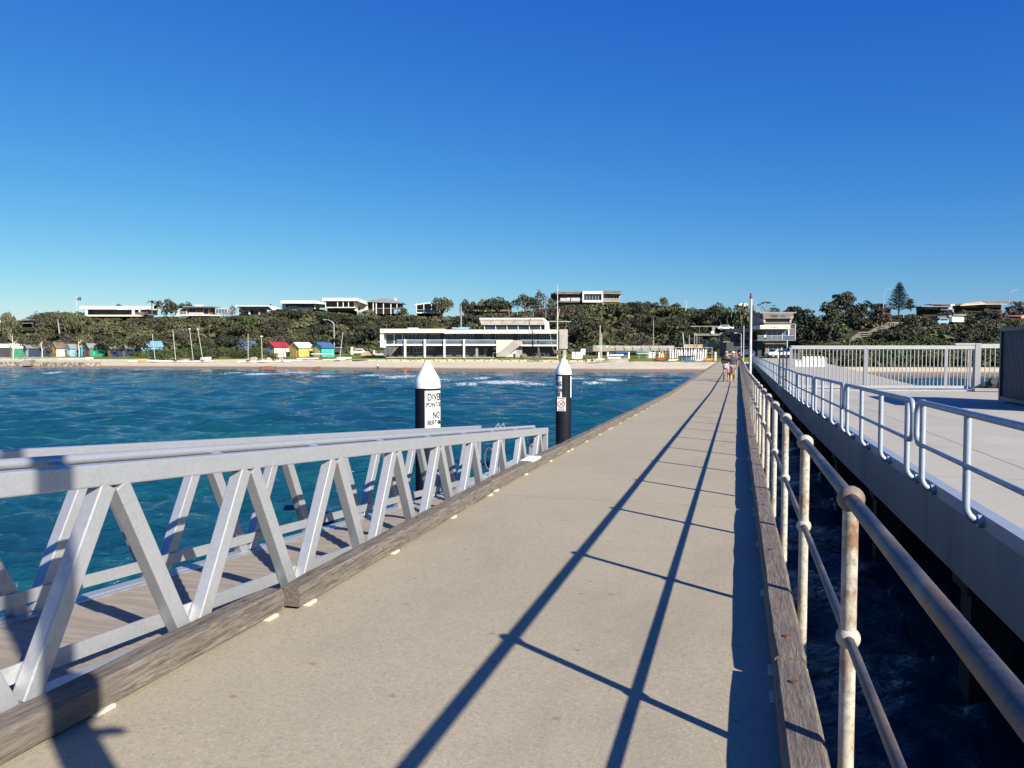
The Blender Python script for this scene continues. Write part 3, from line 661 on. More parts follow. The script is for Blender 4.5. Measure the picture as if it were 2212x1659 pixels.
for x0,x1,n in ((330,512,2),(535,652,3),(668,773,4),(805,911,4),(978,1075,4),(1103,1198,4),(1222,1282,2),(1395,1468,4),(1525,1706,8),(1772,1834,3),(1862,1966,4),(2000,2106,4),(2130,2195,2)):
    pt+=wins('glass',x0,x1,598,704 if n!=8 and x0!=1395 else 657,n,1.45,.12,.08)
for x0,x1,y0,y1,n in ((505,585,742,800,2),(630,728,742,800,3),(770,850,742,760,3)): pt+=wins('glass',x0,x1,y0,y1,n,2.5,.1,.12,frame='metal')
pt+=[('door','darkblue',898,932,745,836,2.5,.1),('door','brown',1398,1432,748,838,2.5,.1),('door','navy',1828,1868,750,840,2.5,.1)]
for x0,x1 in ((980,1150),(1195,1305)):
    pt.append(('roller_door','navy',x0,x1,740,836,2.45,.1))
    for k in range(6): pt.append(('door_rail','metal',x0,x1,742+k*17,745+k*17,2.4,.06))
for k in range(6):
    a=1400+k*122; pt.append(('window','glass',a+8,min(a+114,2010),498,538,1.05,.1))
    pt.append(('mullion','white',[(a-2,495),(a+4,495),(a+10,547),(a+4,547)],.9,.15))
for k in range(4): a=1465+k*125; pt.append(('roof_bracket','roofgrey',[(a+40,428),(a+48,430),(a+10,470),(a,468)],.1,.15))
pt.append(('ground_wall','grey',1745,1815,740,842,.6,2)); pt.append(('handrail','metal',1497,1530,798,801,-1.4,.05)); pt.append(('handrail','metal',1497,1500,798,842,-1.4,.05))
for k in range(9): pt.append(('stair_post','metal',310+k*14,314+k*14,738-k*7,842-k*8,-.5,.05))
pt.append(('stair_flight','brown',[(360,830),(375,836),(480,722),(455,716)],-.3,1.2))
comp('sailing_club','long low two storey sailing clubhouse with white fascia and concrete columns on the lawn','clubhouse',D,r3,pt)
# ------------------------------------------------------------------ hilltop houses
comp('hill_house','long white flat roofed house on the hill beside the flagpole','house',296,r1,[
 ('roof','white',878,1278,290,325,-2,10),('roof','white',1275,1636,291,328,-1,10),('wall','cream',935,1620,325,386,2,8),('terrace','cream',928,1515,385,404,-2.5,6),
 ('column','white',937,957,315,386,-1.8,.6),('column','white',1445,1468,326,386,-1,.6),('column','white',1520,1533,315,358,-1,.4)]+wins('glass',962,1240,328,382,5,1.7,.2,.06,frame=None)+wins('glass',1240,1442,328,384,3,1.7,.2,.06,frame=None)+wins('glass',1472,1518,332,362,1,1.7,.2)+wins('glass',1540,1605,332,354,1,1.7,.2))
comp('hill_house','low dark roofed brown house with glazed wings on the hill','house',298,r2,[
 ('roof','roofgrey',65,385,292,303,-2,9),('roof_vent','cream',195,272,276,292,2,2),('wall','brown',120,360,303,382,1,7),('wing','palegrey',0,105,318,384,0,6),('wing','palegrey',415,552,316,372,1,6),('terrace','cream',-10,455,383,397,-2,5),('railing','palegrey',125,285,360,381,-1.5,.1)]+wins('railglass',30,100,322,382,2,-.1,.2)+wins('glass',135,200,318,358,2,.9,.2)+wins('glass',290,345,318,378,1,.9,.2)+wins('railglass',420,545,322,368,4,.9,.2))
comp('hill_house','brown house with a sweeping upturned roof on the hill','house',300,r2,[
 ('roof','white',[(628,283),(1000,283),(1080,322),(1080,328),(1040,335),(1000,300),(1000,294),(640,294)],-3,9),('soffit','tan',[(645,294),(1000,296),(1040,335),(930,322),(690,320)],-1.5,6),
 ('wall','cream',672,925,320,380,2,6),('pillar','white',778,792,296,380,0,.6),('pillar','tan',884,902,325,384,0,.8),('pillar','tan',673,686,345,374,0,.8),('chimney','black',1008,1018,268,284,3,.8)]+wins('glass',795,882,342,380,2,1.8,.2)+wins('glass',722,770,350,372,2,1.8,.2))
comp('hill_house','white house with a thick flat fascia left of the larger white one on the hill','house',296,r2,[
 ('roof','white',1128,1505,231,262,-2,9),('roof','white',[(1505,231),(1600,252),(1600,272),(1505,262)],-2,8),('wall','white',1143,1500,262,328,1.5,7),('panel','palegrey',1210,1300,290,332,1.0,.3),('wall','cream',1495,1580,270,300,2.5,6),('column','white',1492,1506,262,318,0,.5)]+wins('glass',1182,1492,264,304,6,1.3,.3,.05,frame=None))
comp('hill_house','largest white two storey house with a full width glazed balcony on the hill','house',296,r2,[
 ('roof','white',1580,1960,202,233,-2.5,9),('roof','cream',[(1960,202),(2062,240),(2062,275),(1960,236)],-2,8),('wall','white',1605,1930,233,302,2,7),('balcony','cream',1612,1930,300,311,-2,4.5),('lower_wall','brown',1632,1925,311,345,1.5,6),
 ('wing','cream',[(1930,236),(2070,272),(2070,340),(2005,372),(1915,330)],.5,6)]+wins('glass',1610,1920,236,299,5,1.8,.3,.06,frame=None)+[('column','white',a,a+7,234,302,-1.8,.3) for a in (1610,1742,1802,1860)]+[('aerial','metal',1963,1966,120,202,3,.1)])
comp('hill_house','dark hip roofed house with white columns on the hill','house',297,r3,[
 ('roof','roofgrey',[(112,238),(285,205),(345,205),(520,256),(512,262),(120,246)],-2,9),('wall','brown',142,495,246,312,1.8,6),('balcony','brown',205,490,310,322,-1.5,4),('lower_wall','cream',150,400,322,372,2,5),('chimney','cream',428,450,202,236,3,1),('aerial','metal',447,450,172,204,3,.1),('aerial','metal',425,478,176,178,3,.1)]+[('column','white',a,a+8,250,378,-1.6,.35) for a in (192,225,303,384)]+[('column','white',450,457,250,312,-1.6,.35)]+wins('glass',150,215,252,308,2,1.6,.3,.1,frame=None)+wins('glass',236,300,252,308,2,1.6,.3,.1,frame=None)+wins('glass',312,380,252,308,2,1.6,.3,.1,frame=None)+wins('glass',394,448,252,308,1,1.6,.3,.1,frame=None))
comp('hill_house','open white framed balcony house beside a spreading tree on the hill','house',297,r3,[
 ('roof','white',[(645,274),(800,252),(1000,272),(1000,279),(800,261),(650,281)],-1.5,8),('wall','brown',668,930,276,362,3,5),('balcony','white',665,930,358,369,-1.5,5),('railing','palegrey',668,912,328,332,-1.4,.1),('pole','timber_far',748,757,369,436,0,.3)]+[('column','white',a,a+7,262,372,-1.4,.3) for a in (663,742,826,910,990)]+wins('glass',680,900,284,352,4,2.8,.2,.1,frame=None))
comp('hill_house','wide grey roofed house mostly hidden by trees on the hill','house',300,r3,[
 ('roof','roofgrey',[(1175,276),(1330,262),(1385,226),(1440,232),(1500,262),(1700,272),(1700,282),(1175,284)],0,9),('wall','brown',1180,1700,282,348,2,6),('balcony','cream',1340,1425,334,347,0,3)]+wins('glass',1190,1330,286,326,4,1.8,.2,.1,frame=None)+wins('glass',1345,1560,284,326,6,1.8,.2,.1,frame=None))
comp('hill_house','large three part house with a white framed window box, highest on the hill','house',296,r4,[
 ('left_block','brown',512,812,134,160,-1,9),('left_wall','brown',520,812,160,282,2.5,6),('balcony','brown',560,810,236,250,-.8,3.5),('railing','palegrey',568,640,203,236,-.9,.1),('railing','palegrey',684,806,200,236,-.9,.1),('chair','white',645,672,200,236,.5,1),
 ('white_frame','white',810,1032,128,158,-2,8),('white_frame','white',810,826,158,228,-2,4),('white_frame','white',1017,1032,158,228,-2,4),('white_frame','white',810,1032,227,250,-2,4),
 ('right_block','brown',1032,1224,124,152,-.6,9),('right_wall','timber_far',1032,1222,152,248,.6,7),('awning','roofgrey',[(1032,152),(1240,152),(1240,160),(1032,156)],-1.5,2),('base_wall','brown',810,1030,250,272,0,4),('side_wall','navy',470,520,150,240,2,5)]
 +wins('glass',824,888,158,226,2,-1.2,.2,.08)+wins('glass',888,1017,158,226,4,-1.2,.2,.08)+wins('glass',542,638,166,234,3,2.3,.2,.08)+wins('glass',684,792,166,234,3,2.3,.2,.08)+wins('glass',1044,1210,160,208,5,.4,.2,.08)+wins('glass',560,640,262,280,2,2.3,.2,.08,frame=None)+wins('glass',670,776,262,280,2,2.3,.2,.08,frame=None))
comp('hill_house','dim grey gabled house half hidden by trees at the far left','house',275,r1,[('roof','roofgrey',[(230,440),(300,432),(375,438),(380,444),(232,448)],0,7),('wall','timber_far',248,360,446,480,1,5)]+wins('glass',262,350,450,470,3,.8,.2,.1,frame=None))
comp('hill_house','long tan roofed bungalow on the right hill','house',300,r6,[('roof','tan',[(1660,262),(1700,245),(1840,231),(1885,244),(1840,255)],-1,9),('roof','brown',[(1840,255),(1880,230),(2100,225),(2160,232),(2040,252)],-.5,9),('wall','navy',1672,2010,258,284,2,6),('fascia','cream',[(1665,262),(1850,250),(2050,250),(2050,253),(1850,255),(1668,266)],-1.6,.3)]+wins('glass',1690,1800,262,280,4,1.8,.2,.1,frame=None)+wins('railglass',1880,2000,256,274,3,1.8,.2,.1,frame=None))
comp('hill_house','blue grey flat roofed house beside the tall pine on the right hill','house',300,r6,[('roof','roofgrey',1340,1600,268,275,-1,8),('roof','white',1505,1620,252,264,1,6),('roof','roofgrey',1425,1600,250,254,0,6),('wall','navy',1350,1500,275,302,1,5),('wall','palegrey',1430,1600,275,292,1,5)]+wins('glass',1365,1480,278,296,4,.8,.2,.1,frame=None))
comp('garage','white walled double garage with a pitched grey roof on the right hill','garage',235,r6,[('roof','roofgrey',[(1605,348),(1615,338),(1712,336),(1722,350)],-.5,7),('side_wall','white',1605,1700,349,402,0,6),('front_wall','palegrey',1572,1604,348,402,-.2,5),('door','railglass',1578,1600,356,402,-.35,.1),('left_wing','brown',1478,1572,352,400,.5,5),('wing_door','railglass',1486,1566,364,398,.35,.1)])
comp('garage','brown roofed carport on the right hill beside a rounded bush','garage',238,r6,[('roof','brown',1300,1345,358,364,-.5,5),('wall','navy',1305,1342,364,400,1,4),('door','railglass',1310,1338,366,392,.8,.1)])
comp('hill_house','red roofed cottage at the far right of the hill','house',250,r6,[('roof','redroof',[(2055,352),(2075,346),(2185,348),(2190,358)],0,6),('wall','tan',2180,2215,345,371,0,4),('wall','brown',2062,2180,357,372,1,4)])
comp('white_roof_house','white roofed house showing above the rounded tree behind the jetty','house',262,r5,[('roof','white',[(1275,160),(1310,142),(1385,142),(1400,160),(1395,176),(1330,178)],0,6),('wall','cream',1383,1400,146,176,-.3,4),('lower_wall','brown',1290,1395,176,200,.5,5)])
comp('white_roof_house','tiny white roofed house above the rescue tower','house',262,z3,[('roof','white',[(1095,410),(1150,388),(1190,390),(1225,425),(1225,432)],0,6),('wall','brown',1100,1225,428,445,.5,4)])
# ------------------------------------------------------------------ rescue tower building
D=170
M['bldgrey']=mat('building_grey',(.15,.145,.13),(.11,.105,.095),.6); M['bldbeige']=mat('building_beige',(.36,.33,.28),None,.6)
rt_=comp('rescue_building','grey three storey lookout building at the landward end of the wharf','building',D,z3,[
 ('roof_slab','roofgrey',498,1290,434,462,0,9),('slanted_fascia','bldgrey',[(560,462),(1228,462),(1205,578),(572,578)],-.5,.6),('fascia_return','bldbeige',[(1112,572),(1232,508),(1222,574)],-.6,.1),
 ('side_wall','roofgrey',[(495,450),(560,466),(590,712),(500,712)],2,6),('tower_frame','bldbeige',[(562,578),(612,578),(628,662),(590,662)],-.2,4),('tower_frame','bldbeige',[(1160,574),(1208,574),(1180,662),(1140,662)],-.2,4),('tower_wall','navy',600,1170,575,668,.4,6),
 ('ledge','bldbeige',585,1190,664,676,-.4,6),('ledge','bldgrey',588,1185,680,690,-.2,6),('ledge','bldbeige',590,1180,695,716,-.1,6),
 ('fascia_sign','cream',508,1166,720,804,-1.2,6),('middle_wall','bldgrey',600,1170,804,1032,.8,6),('column','white',1120,1140,815,1030,.2,.4),('column','white',1150,1166,815,1030,.2,.4),('column','white',604,640,930,1035,-.4,.3),
 ('balcony_slab','bldgrey',452,1286,1032,1062,-1.2,3),('ribbed_band','timber_far',625,1076,1062,1130,-.4,5),('ground_wall','bldgrey',625,1012,1130,1392,1,6),('side_panel','brown',625,700,1200,1392,.8,.2),
 ('top_rail','metal',455,1250,944,950,-1.1,.08),('outer_post','metal',1270,1284,690,1060,-.8,.2),('outer_rail','metal',1185,1285,690,697,-.8,.1),('dark_stair_wall','navy',1172,1268,700,1030,3,.3),
 ('undercroft','navy',460,625,1066,1400,1.5,6),('undercroft','navy',-220,460,1090,1415,4,6)]
 +wins('glass',622,1148,584,658,3,.2,.15,.05,frame=None)+wins('railglass',655,1110,838,1030,4,.6,.15,.1,frame='white')+wins('glass',706,985,1175,1380,3,.8,.15,.08,frame='white')
 +[('balcony_glass','railglass',a,c,951,1030,-1.08,.05) for a,c in ((458,600),(644,760),(768,870),(880,990),(1000,1110),(1120,1250))]
 +[('stair_tread','timber_far',1174,1258,790+k*24,800+k*24,.2+.3*(10-k)*.2,.6) for k in range(10)])
def flat_text(s,t,cx,cy,wpx,D,parent,m='ink',hs=1.0,name='lettering'):
    px,py=T(t,cx,cy); c=P(px,py,D); v,f=text_pts(s,1,1); w=max(p[0] for p in v)-min(p[0] for p in v); k=wpx*t[2]/F*D/w
    b=MB(); b.add([c+RV*(x*k)+ZV*(y*k*hs) for x,y in v],f); b.build(name,M[m],parent)
flat_text('SOUTHERN PENINSULA',z3,820,506,205,D-.56,rt_,hs=1.3)
flat_text('RESCUE',z3,820,532,125,D-.56,rt_,hs=1.2)
flat_text('L  &  L',z3,820,770,150,D-1.25,rt_,hs=.8)
b=MB()
for q in ([(940,530),(990,500),(1000,515),(1065,512),(1040,522),(960,536)],[(985,498),(1010,492),(1005,502)]): b.fp([T(z3,*p) for p in q],D-.58,.04)
b.build('logo_mark',M['ink'],rt_)
b=MB()
for q in ([(515,780),(545,755),(548,765),(525,788)],[(615,788),(660,758),(664,768),(630,790)],[(1080,772),(1115,752),(1117,766),(1090,780)]): b.fp([T(z3,*p) for p in q],D-1.25,.04)
b.build('light_fitting',M['brown'],rt_)
comp('boat_shed','dark low shed with a flat grey roof left of the lookout building','building',176,r5,[('roof','roofgrey',1258,1535,450,494,-1,8),('wall','navy',1275,1530,494,620,1,6),('balcony_glass','railglass',1290,1420,560,600,-.6,.05),('railing','metal',1465,1535,412,416,0,.1),('railing','railglass',1466,1534,417,446,0,.05)]+wins('glass',1330,1400,505,560,2,.8,.2,.1,frame=None))
# ------------------------------------------------------------------ bathing boxes
M['paleblueroof']=mat('pale_blue_roof',(.13,.27,.38),None,1)
def bathbox(t,x0,xm,x1,yr,ye,yb,fc,sc_,rc,dc,label,mural=None,smural=None,phi=40,s=50,trim=None):
    (px0,pyr),(pxm,pye),(px1,pyb)=T(t,x0,yr),T(t,xm,ye),T(t,x1,yb)
    u=uu(pxm); D=Dsh(u)+s; c=gp(pxm,s); c.z=0; ph=math.radians(phi)
    w=(pxm-px0)/F*D/math.cos(ph); l=(px1-pxm)/F*D/math.sin(ph)
    fv=(-RV*math.cos(ph)+HV*math.sin(ph)); sv=(RV*math.sin(ph)+HV*math.cos(ph)); zb=zz(pyb,D); ze=zz(pye,D); zr=zz(pyr,D); zb0=min(zb,prof(s,u))-.2
    o=thing('bathing_box',c+ZV*zb,label=label,cat='beach hut',group='bathing boxes along the foreshore')
    q=lambda a,b_,z:c+fv*a*w+sv*b_*l+ZV*z
    nf=-sv; ns=-fv
    MB().ext([q(0,0,zb0),q(1,0,zb0),q(1,0,ze),q(.5,0,zr-.06),q(0,0,ze)],sv*l*.02).build('front_wall',M[fc],o)
    MB().ext([q(0,.02,zb0),q(0,1,zb0),q(0,1,ze),q(0,.02,ze)],fv*.12).build('side_wall',M[sc_],o)
    MB().ext([q(1,.02,zb0),q(1,1,zb0),q(1,1,ze),q(1,.02,ze)],-fv*.12).build('side_wall',M[sc_],o)
    MB().ext([q(0.03,1,zb0),q(.97,1,zb0),q(.97,1,ze),q(.5,1,zr-.06),q(0.03,1,ze)],-sv*l*.02).build('back_wall',M[sc_],o)
    e=.12; b=MB()
    for sg in (0,1):
        A=q(.5,-.06,zr);B_=q(-e if sg==0 else 1+e,-.06,ze-(zr-ze)*e*2+.02);C_=B_+sv*l*1.12;D_=A+sv*l*1.12
        b.ext([A,B_,C_,D_],ZV*.09)
    b.build('roof',M[rc],o)
    if trim:
        b=MB(); b.beam(q(.5,-.07,zr+.02),q(-e,-.07,ze-.1),.05,.22); b.beam(q(.5,-.07,zr+.02),q(1+e,-.07,ze-.1),.05,.22); b.build('barge_board',M[trim],o)
    MB().ext([q(.25,-.015,zb0),q(.78,-.015,zb0),q(.78,-.015,ze-.15),q(.25,-.015,ze-.15)],-nf*.06).build('door',M[dc],o)
    for (pol,m_,fside) in (mural or []):
        if fside=='f': MB().ext([q(a,-.03,zb0+(ze-zb0)*h) for a,h in pol],-nf*.03).build('painted_mural',M[m_],o)
        else: MB().ext([q(-.0,a,zb0+(ze-zb0)*h)+ns*.05 for a,h in pol],-ns*.03).build('painted_mural',M[m_],o)
    return o
rays=[([(.5,.25),(.5+.48*math.cos(a),.25+.9*math.sin(a)*.95),(.5+.48*math.cos(a+.22),.25+.9*math.sin(a+.22)*.95)],'orange','f') for a in np.arange(.1,3.0,.44)]
bathbox(r1,-70,-5,62,705,735,825,'darkblue','navy','white','black','dark bathing box with a white roof at the left edge of the photo',s=46)
bathbox(r1,62,133,212,702,742,828,'tan','green','white','khaki','beige bathing box with a green side and white roof behind a pale trunk',s=48)
bathbox(r1,213,300,440,715,745,828,'palegrey','darkblue','roofgrey','palegrey','shadowed pale and dark blue bathing box under the trees',s=50)
bathbox(r1,512,612,684,688,742,828,'yellow','cream','brown','yellow','bathing box painted with an orange sunburst and light blue gable trim',rays+[([(.02,.12),(.98,.12),(.98,.3),(.02,.3)],'lightblue','f'),([(.02,.02),(.98,.02),(.98,.12),(.02,.12)],'paleyellow','f')],s=50,trim='lightblue')
wav=[([(.1+.15*k,.2+.3*(k%2)),(.25+.15*k,.35+.3*(k%2)),(.3+.12*k,.7),(.12+.15*k,.6)],'white','f') for k in range(4)]
bathbox(r1,682,760,805,705,748,828,'palegrey','lightblue','roofgrey','lightblue','blue and white mural bathing box between the sunburst box and the red doored box',wav,s=50,trim='lightblue')
bathbox(r1,885,975,1132,698,742,830,'green','green','roofgrey','red','green bathing box with a red door and a green painted side',[([(.1,.1),(.3,.6),(.5,.3),(.6,.8),(.45,.9),(.2,.85)],'teal','s'),([(.6,.2),(.8,.7),(.9,.4),(.95,.8),(.7,.95)],'teal','s')],s=50)
bathbox(r1,830,880,892,722,745,825,'tealblue','tealblue','roofgrey','lightblue','narrow blue bathing box squeezed against the red doored green box',s=55)
bathbox(r1,1130,1214,1405,712,748,830,'blue','darkblue','roofgrey','yellow','blue bathing box with a yellow front and dark blue side under the trees',[([(.1,.1),(.5,.3),(.9,.8),(.5,.95),(.2,.6)],'orange','f')],s=50)
bathbox(r1,1450,1520,1680,672,725,800,'lightblue','lightblue','paleblueroof','palegrey','bathing box with a bright light blue roof behind the bushes',s=62)
bathbox(r2,632,705,815,672,715,818,'tealblue','tealblue','blueroof','lightblue','teal mural bathing box half hidden behind a tree',[([(.1,.2),(.4,.9),(.7,.5),(.9,.9),(.8,.1)],'teal','f')],s=58)
bathbox(r2,932,1048,1172,686,730,820,'tan','cream','redroof','lightblue','cream bathing box with a red roof and light blue door',s=50,trim='redroof')
bathbox(r2,1192,1318,1436,688,738,820,'yellow','yellow','white','yellow','yellow bathing box with a white roof',s=50)
bathbox(r2,1442,1566,1674,687,735,820,'teal','teal','blueroof','paleyellow','turquoise bathing box with a blue roof and yellow door',s=50,trim='blueroof')
# ------------------------------------------------------------------ boats
def hullmesh(b,L,W,H,tr,n=9,mi=0,deck=True):
    v=[];f=[]; m=7
    for i in range(n):
        k=i/(n-1); w=W/2*max(.02,(1-k**2.6)*(.82+.18*math.sin(math.pi*k)))+.01; zb=H*(.08+.35*k**3)
        for j in range(m):
            a=math.pi*j/(m-1); v.append(tr(L*(k-.5),-w*math.cos(a),H*(1+.12*k)-(H-zb)*math.sin(a)**.7))
    for i in range(n-1):
        for j in range(m-1): a=i*m+j; f.append((a,a+1,a+m+1,a+m))
        if deck: f.append((i*m,i*m+m,i*m+2*m-1,i*m+m-1))
    f.append(tuple(range(m))); b.add(v,f,mi)
def boat(t,x0,x1,y,s,hc,label,cover=None,yaw=None,name='dinghy',mast=None,H=.5,group='dinghies stored on the foreshore',lift=.0,W=1.5):
    px0,py=T(t,x0,y); px1,_=T(t,x1,y); pm=(px0+px1)/2; u=uu(pm); D=Dsh(u)+s; base=gp(pm,s); yaw=random.uniform(.2,.6) if yaw is None else yaw
    L=max(1.5,(px1-px0)/F*D/max(.35,math.cos(yaw))); W=min(W,L*.38); o=thing(name,base,label=label,cat='boat' if name!='kayak' else 'kayak',group=group)
    ax=RV*math.cos(yaw)+HV*math.sin(yaw); ay=-RV*math.sin(yaw)+HV*math.cos(yaw)
    tr=lambda a,b_,c:base+ax*a+ay*b_+ZV*(c+lift+.12)
    b=MB(); hullmesh(b,L,W,H,tr); b.build('hull',M[hc],o,smooth=False)
    if cover:
        b=MB(); hullmesh(b,L*.97,W*1.04,.16,lambda a,b_,c:base+ax*a+ay*b_+ZV*(H+lift+.3-c*.9)); b.build('cover',M[cover],o)
    else:
        b=MB(); b.beam(tr(-L*.1,-W*.38,H*1.02),tr(-L*.1,W*.38,H*1.02),.18,.05); b.beam(tr(L*.2,-W*.3,H*1.06),tr(L*.2,W*.3,H*1.06),.14,.05); b.build('thwart',M['timber_far'],o)
    if lift>.1:
        b=MB()
        for a in (-.3,.3):
            for c in (-.4,.4): b.cyl(base+ax*(a*L)+ay*(c*W)-ZV*.1,base+ax*(a*L)+ay*(c*W)+ZV*(lift+.2),.03,n=6)
        b.build('trolley_leg',M['metal'],o)
    if mast:
        (mx0,my0),(mx1,my1)=T(t,mast[0],mast[1]),T(t,mast[2],mast[3]); p0=P(mx0,my0,D+.3); p0.z=base.z+.2
        b=MB(); b.cyl(p0,P(mx1,my1,D+.3),.075,.055,8)
        if len(mast)>4: b.sph(P(mx1,my1,D+.3),.28,(1.2,1.2,.7),10)
        b.build('mast',M['whitemetal'] if len(mast)<6 else M['black'],o)
    return o
def cat_boat(t,x,yb,xt,yt,s,label,ball=False,hc='white'):
    px,py=T(t,x,yb); D=Dsh(uu(px))+s; base=gp(px,s); o=thing('beach_catamaran',base,label=label,cat='catamaran',group='beached catamarans with masts')
    for k in (-1,1):
        b=MB(); hullmesh(b,4.6,.4,.42,lambda a,c,z,k=k:base+RV*(a*.8+k*.2)+HV*(a*.5+k*1.0)+ZV*(z+.05)); b.build('hull',M[hc],o)
    b=MB(); b.box(base+ZV*.5,(1.6,2.2,.05)); b.build('trampoline',M['black'],o)
    b=MB(); top=P(*T(t,xt,yt),D); b.cyl(base+ZV*.4,top,.07,.055,8)
    if ball: b.sph(top,.3,(1.3,1.3,.7),10)
    b.build('mast',M['whitemetal'],o)
cat_boat(r1,1688,880,1662,595,26,'beached catamaran with the leftmost mast, right of the blue roof')
cat_boat(r1,1912,880,1885,548,26,'beached catamaran with a bare upright mast between its neighbours')
cat_boat(r1,2102,880,2068,540,26,'beached catamaran with a thin mast topped by a small float',True)
cat_boat(r2,272,880,222,543,26,'beached catamaran with a leaning mast and float beside a white board',True)
cat_boat(r2,765,880,768,588,26,'beached catamaran with a mast in front of the teal mural box')
cat_boat(r2,918,880,913,622,26,'beached catamaran with a short ball topped mast left of the red roofed box',True)
boat(r2,1090,1180,885,28,'palegrey','dinghy with a dark raked mast in front of the red roofed box',mast=(1160,850,1122,600,0,1))
boat(r2,1150,1225,888,26,'white','white dinghy with a tall dark mast between red and yellow boxes',mast=(1188,850,1135,465,0,1))
wl=['small white dinghy hull lying on the grass at the left end of the beach','white dinghy beside the orange one on the left beach','upturned pale dinghy hull between two masts at left','white dinghy on the dune below the red roofed box','pale dinghy on the dune edge below the yellow box','white dinghy at the front of the rack below the turquoise box','long white racing dinghy stored below the yellow box','second long white racing dinghy in front of the turquoise box','white racing dinghy nearest the lawn right of the turquoise box','white dinghy raised on a trolley in front of the turquoise box']
for (t,a,c,y,s,lf),lab in zip([(r1,1400,1500,890,22,0),(r1,1590,1720,895,24,0),(r1,1780,1850,895,24,0),(r2,890,1012,885,25,0),(r2,1065,1105,888,24,0),(r2,1240,1345,872,30,0),(r2,1298,1420,850,36,.3),(r2,1400,1532,850,36,.3),(r2,1585,1822,868,32,.2),(r2,1458,1692,805,42,.7)],wl):
    boat(t,a,c,y,s,'white',lab,lift=lf,yaw=.15,H=.4)
boat(r1,1505,1592,905,21,'orange','orange hulled dinghy on the left beach',yaw=.2)
boat(r2,1735,1888,832,38,'white','dinghy under a light blue cover right of the turquoise box',cover='lightblue',lift=.3,yaw=.15,mast=(1760,812,1801,570))
boat(r2,1900,2060,845,36,'black','low black hull lying on the grass left of the clubhouse',yaw=.1,H=.3)
boat(r2,250,362,880,27,'white','tall white board propped beside the leaning mast',yaw=.05,H=1.1,W=.4)
boat(r3,1945,2090,800,46,'purple','slim purple canoe on stands in front of the clubhouse',lift=.9,yaw=.05,H=.25,W=.5)
# central boat park
for (a,c,y,s,hc,lf,cv,lab) in [(1160,1312,775,34,'blue',1.1,'blue','blue covered sailing dinghy raised highest on its rack in the central boat park'),(1075,1262,800,31,'white',.7,None,'white hull on a rack in front of the blue covered dinghy'),(950,1110,845,27,'white',.3,None,'white racing hull on the ground beside the blue striped one'),(1085,1228,850,26,'white',.5,'blue','white hull with a blue deck cover beside the lawn edge'),(1385,1562,792,33,'teal',.9,'tealblue','teal covered dinghy raised on its rack near the white pickets'),(1400,1545,835,28,'palegrey',.8,None,'grey hull on a metal rack in front of the teal dinghy'),(1745,1856,890,22,'white',.1,'black','white dinghy under a black cover in front of the white boards'),(1858,2036,862,25,'darkblue',.6,None,'long dark blue canoe leaning in front of the white boards'),(1930,2026,895,21,'blue',0,'blue','small bright blue kayak on the sand edge'),(2035,2122,888,22,'palegrey',0,None,'grey dinghy at the right end of the white board rack'),(2150,2230,880,22,'orange',.2,'red','orange and red dinghy nearest the jetty')]:
    boat(r4,a,c,y,s,hc,lab,cover=cv,lift=lf,yaw=.12 if 'canoe' not in lab else .1,H=.45,name='kayak' if 'kayak' in lab or 'canoe' in lab else 'dinghy',W=1.4 if 'canoe' not in lab and 'kayak' not in lab else .7)
# white paddle boards standing in a rack
bp=None
for i in range(16):
    px,py=T(r4,1775+i*25,875); D=172; base=gD(px,D); 
    if bp is None:
        bp=thing('rescue_board',(0,0,0)); b=MB(); v=[]
        prof_=[(.0,.0),(.26,.3),(.33,1.0),(.33,1.8),(.26,2.4),(.12,2.75),(0,2.85)]
        poly=[(x,0,z) for x,z in prof_]+[(-x,0,z) for x,z in prof_[-2:0:-1]]
        b.ext(poly,(0,.14,0)); b.build('board',M['cap'],bp,fix=False,bevel=.03); MB().box((0,.17,.35),(.03,.12,.25)).build('fin',M['cap'],bp,fix=False); o=bp
    else: o=copy_tree(bp)
    o.location=(base.x,base.y,zz(780.3,D)); o.rotation_euler=(random.uniform(-.05,.05),random.uniform(-.05,.1),PS+random.uniform(.95,1.15)); o.scale=(1,1,random.uniform(.86,1))
    tag(o,'white rescue board standing upright in the long rack beside the jetty','board','white boards standing in a rack')
# posts and pickets
def posts(name,t,lst,ytop,ybot,D,w,m,label,cat,group,lean=0):
    pr_=None
    for x in lst:
        px,py1=T(t,x,ybot); p=P(px,py1,D); hgt=(ybot-ytop)*t[2]/F*D
        if pr_ is None:
            b=MB(); b.box((0,0,hgt/2-.15),(w,w,hgt+.3)); b.lathe([(w*.6,hgt-.02),(w*.6,hgt+.03),(0,hgt+.1)],(0,0,0),8); pr_=b.build(name,M[m],loc=(0,0,0)); o=pr_
        else: o=pr_.copy(); COL.objects.link(o)
        o.location=p; o.rotation_euler=(0,random.uniform(0,lean),0); tag(o,label,cat,group)
posts('white_bollard',r4,[706,725,744,763,783,802],792,850,176,.32,'cap','white leaning bollard in the row beside the clubhouse tower','bollard','white bollards beside the clubhouse',.15)
posts('white_bollard',r4,[800,812,824,836],758,808,186,.3,'cap','white bollard in the short row behind the clubhouse bollards','bollard','white bollards behind the first row',.1)
posts('white_bollard',r4,[1540,1552,1565,1578,1590,1602],797,852,176,.3,'cap','white picket bollard in the dense row in the boat park','bollard','white bollards in the boat park',.05)
posts('white_bollard',r4,[993,1090,1318,1652],795,850,175,.32,'cap','single white bollard standing apart in the boat park','bollard','single white bollards in the boat park')
posts('white_bollard',r5,[1005],750,835,158,.36,'cap','white bollard on the sand right beside the end of the jetty kerb','bollard',None)
posts('white_bollard',z3,[916],1325,1436,160,.28,'cap','white bollard in front of the white utility truck','bollard',None)
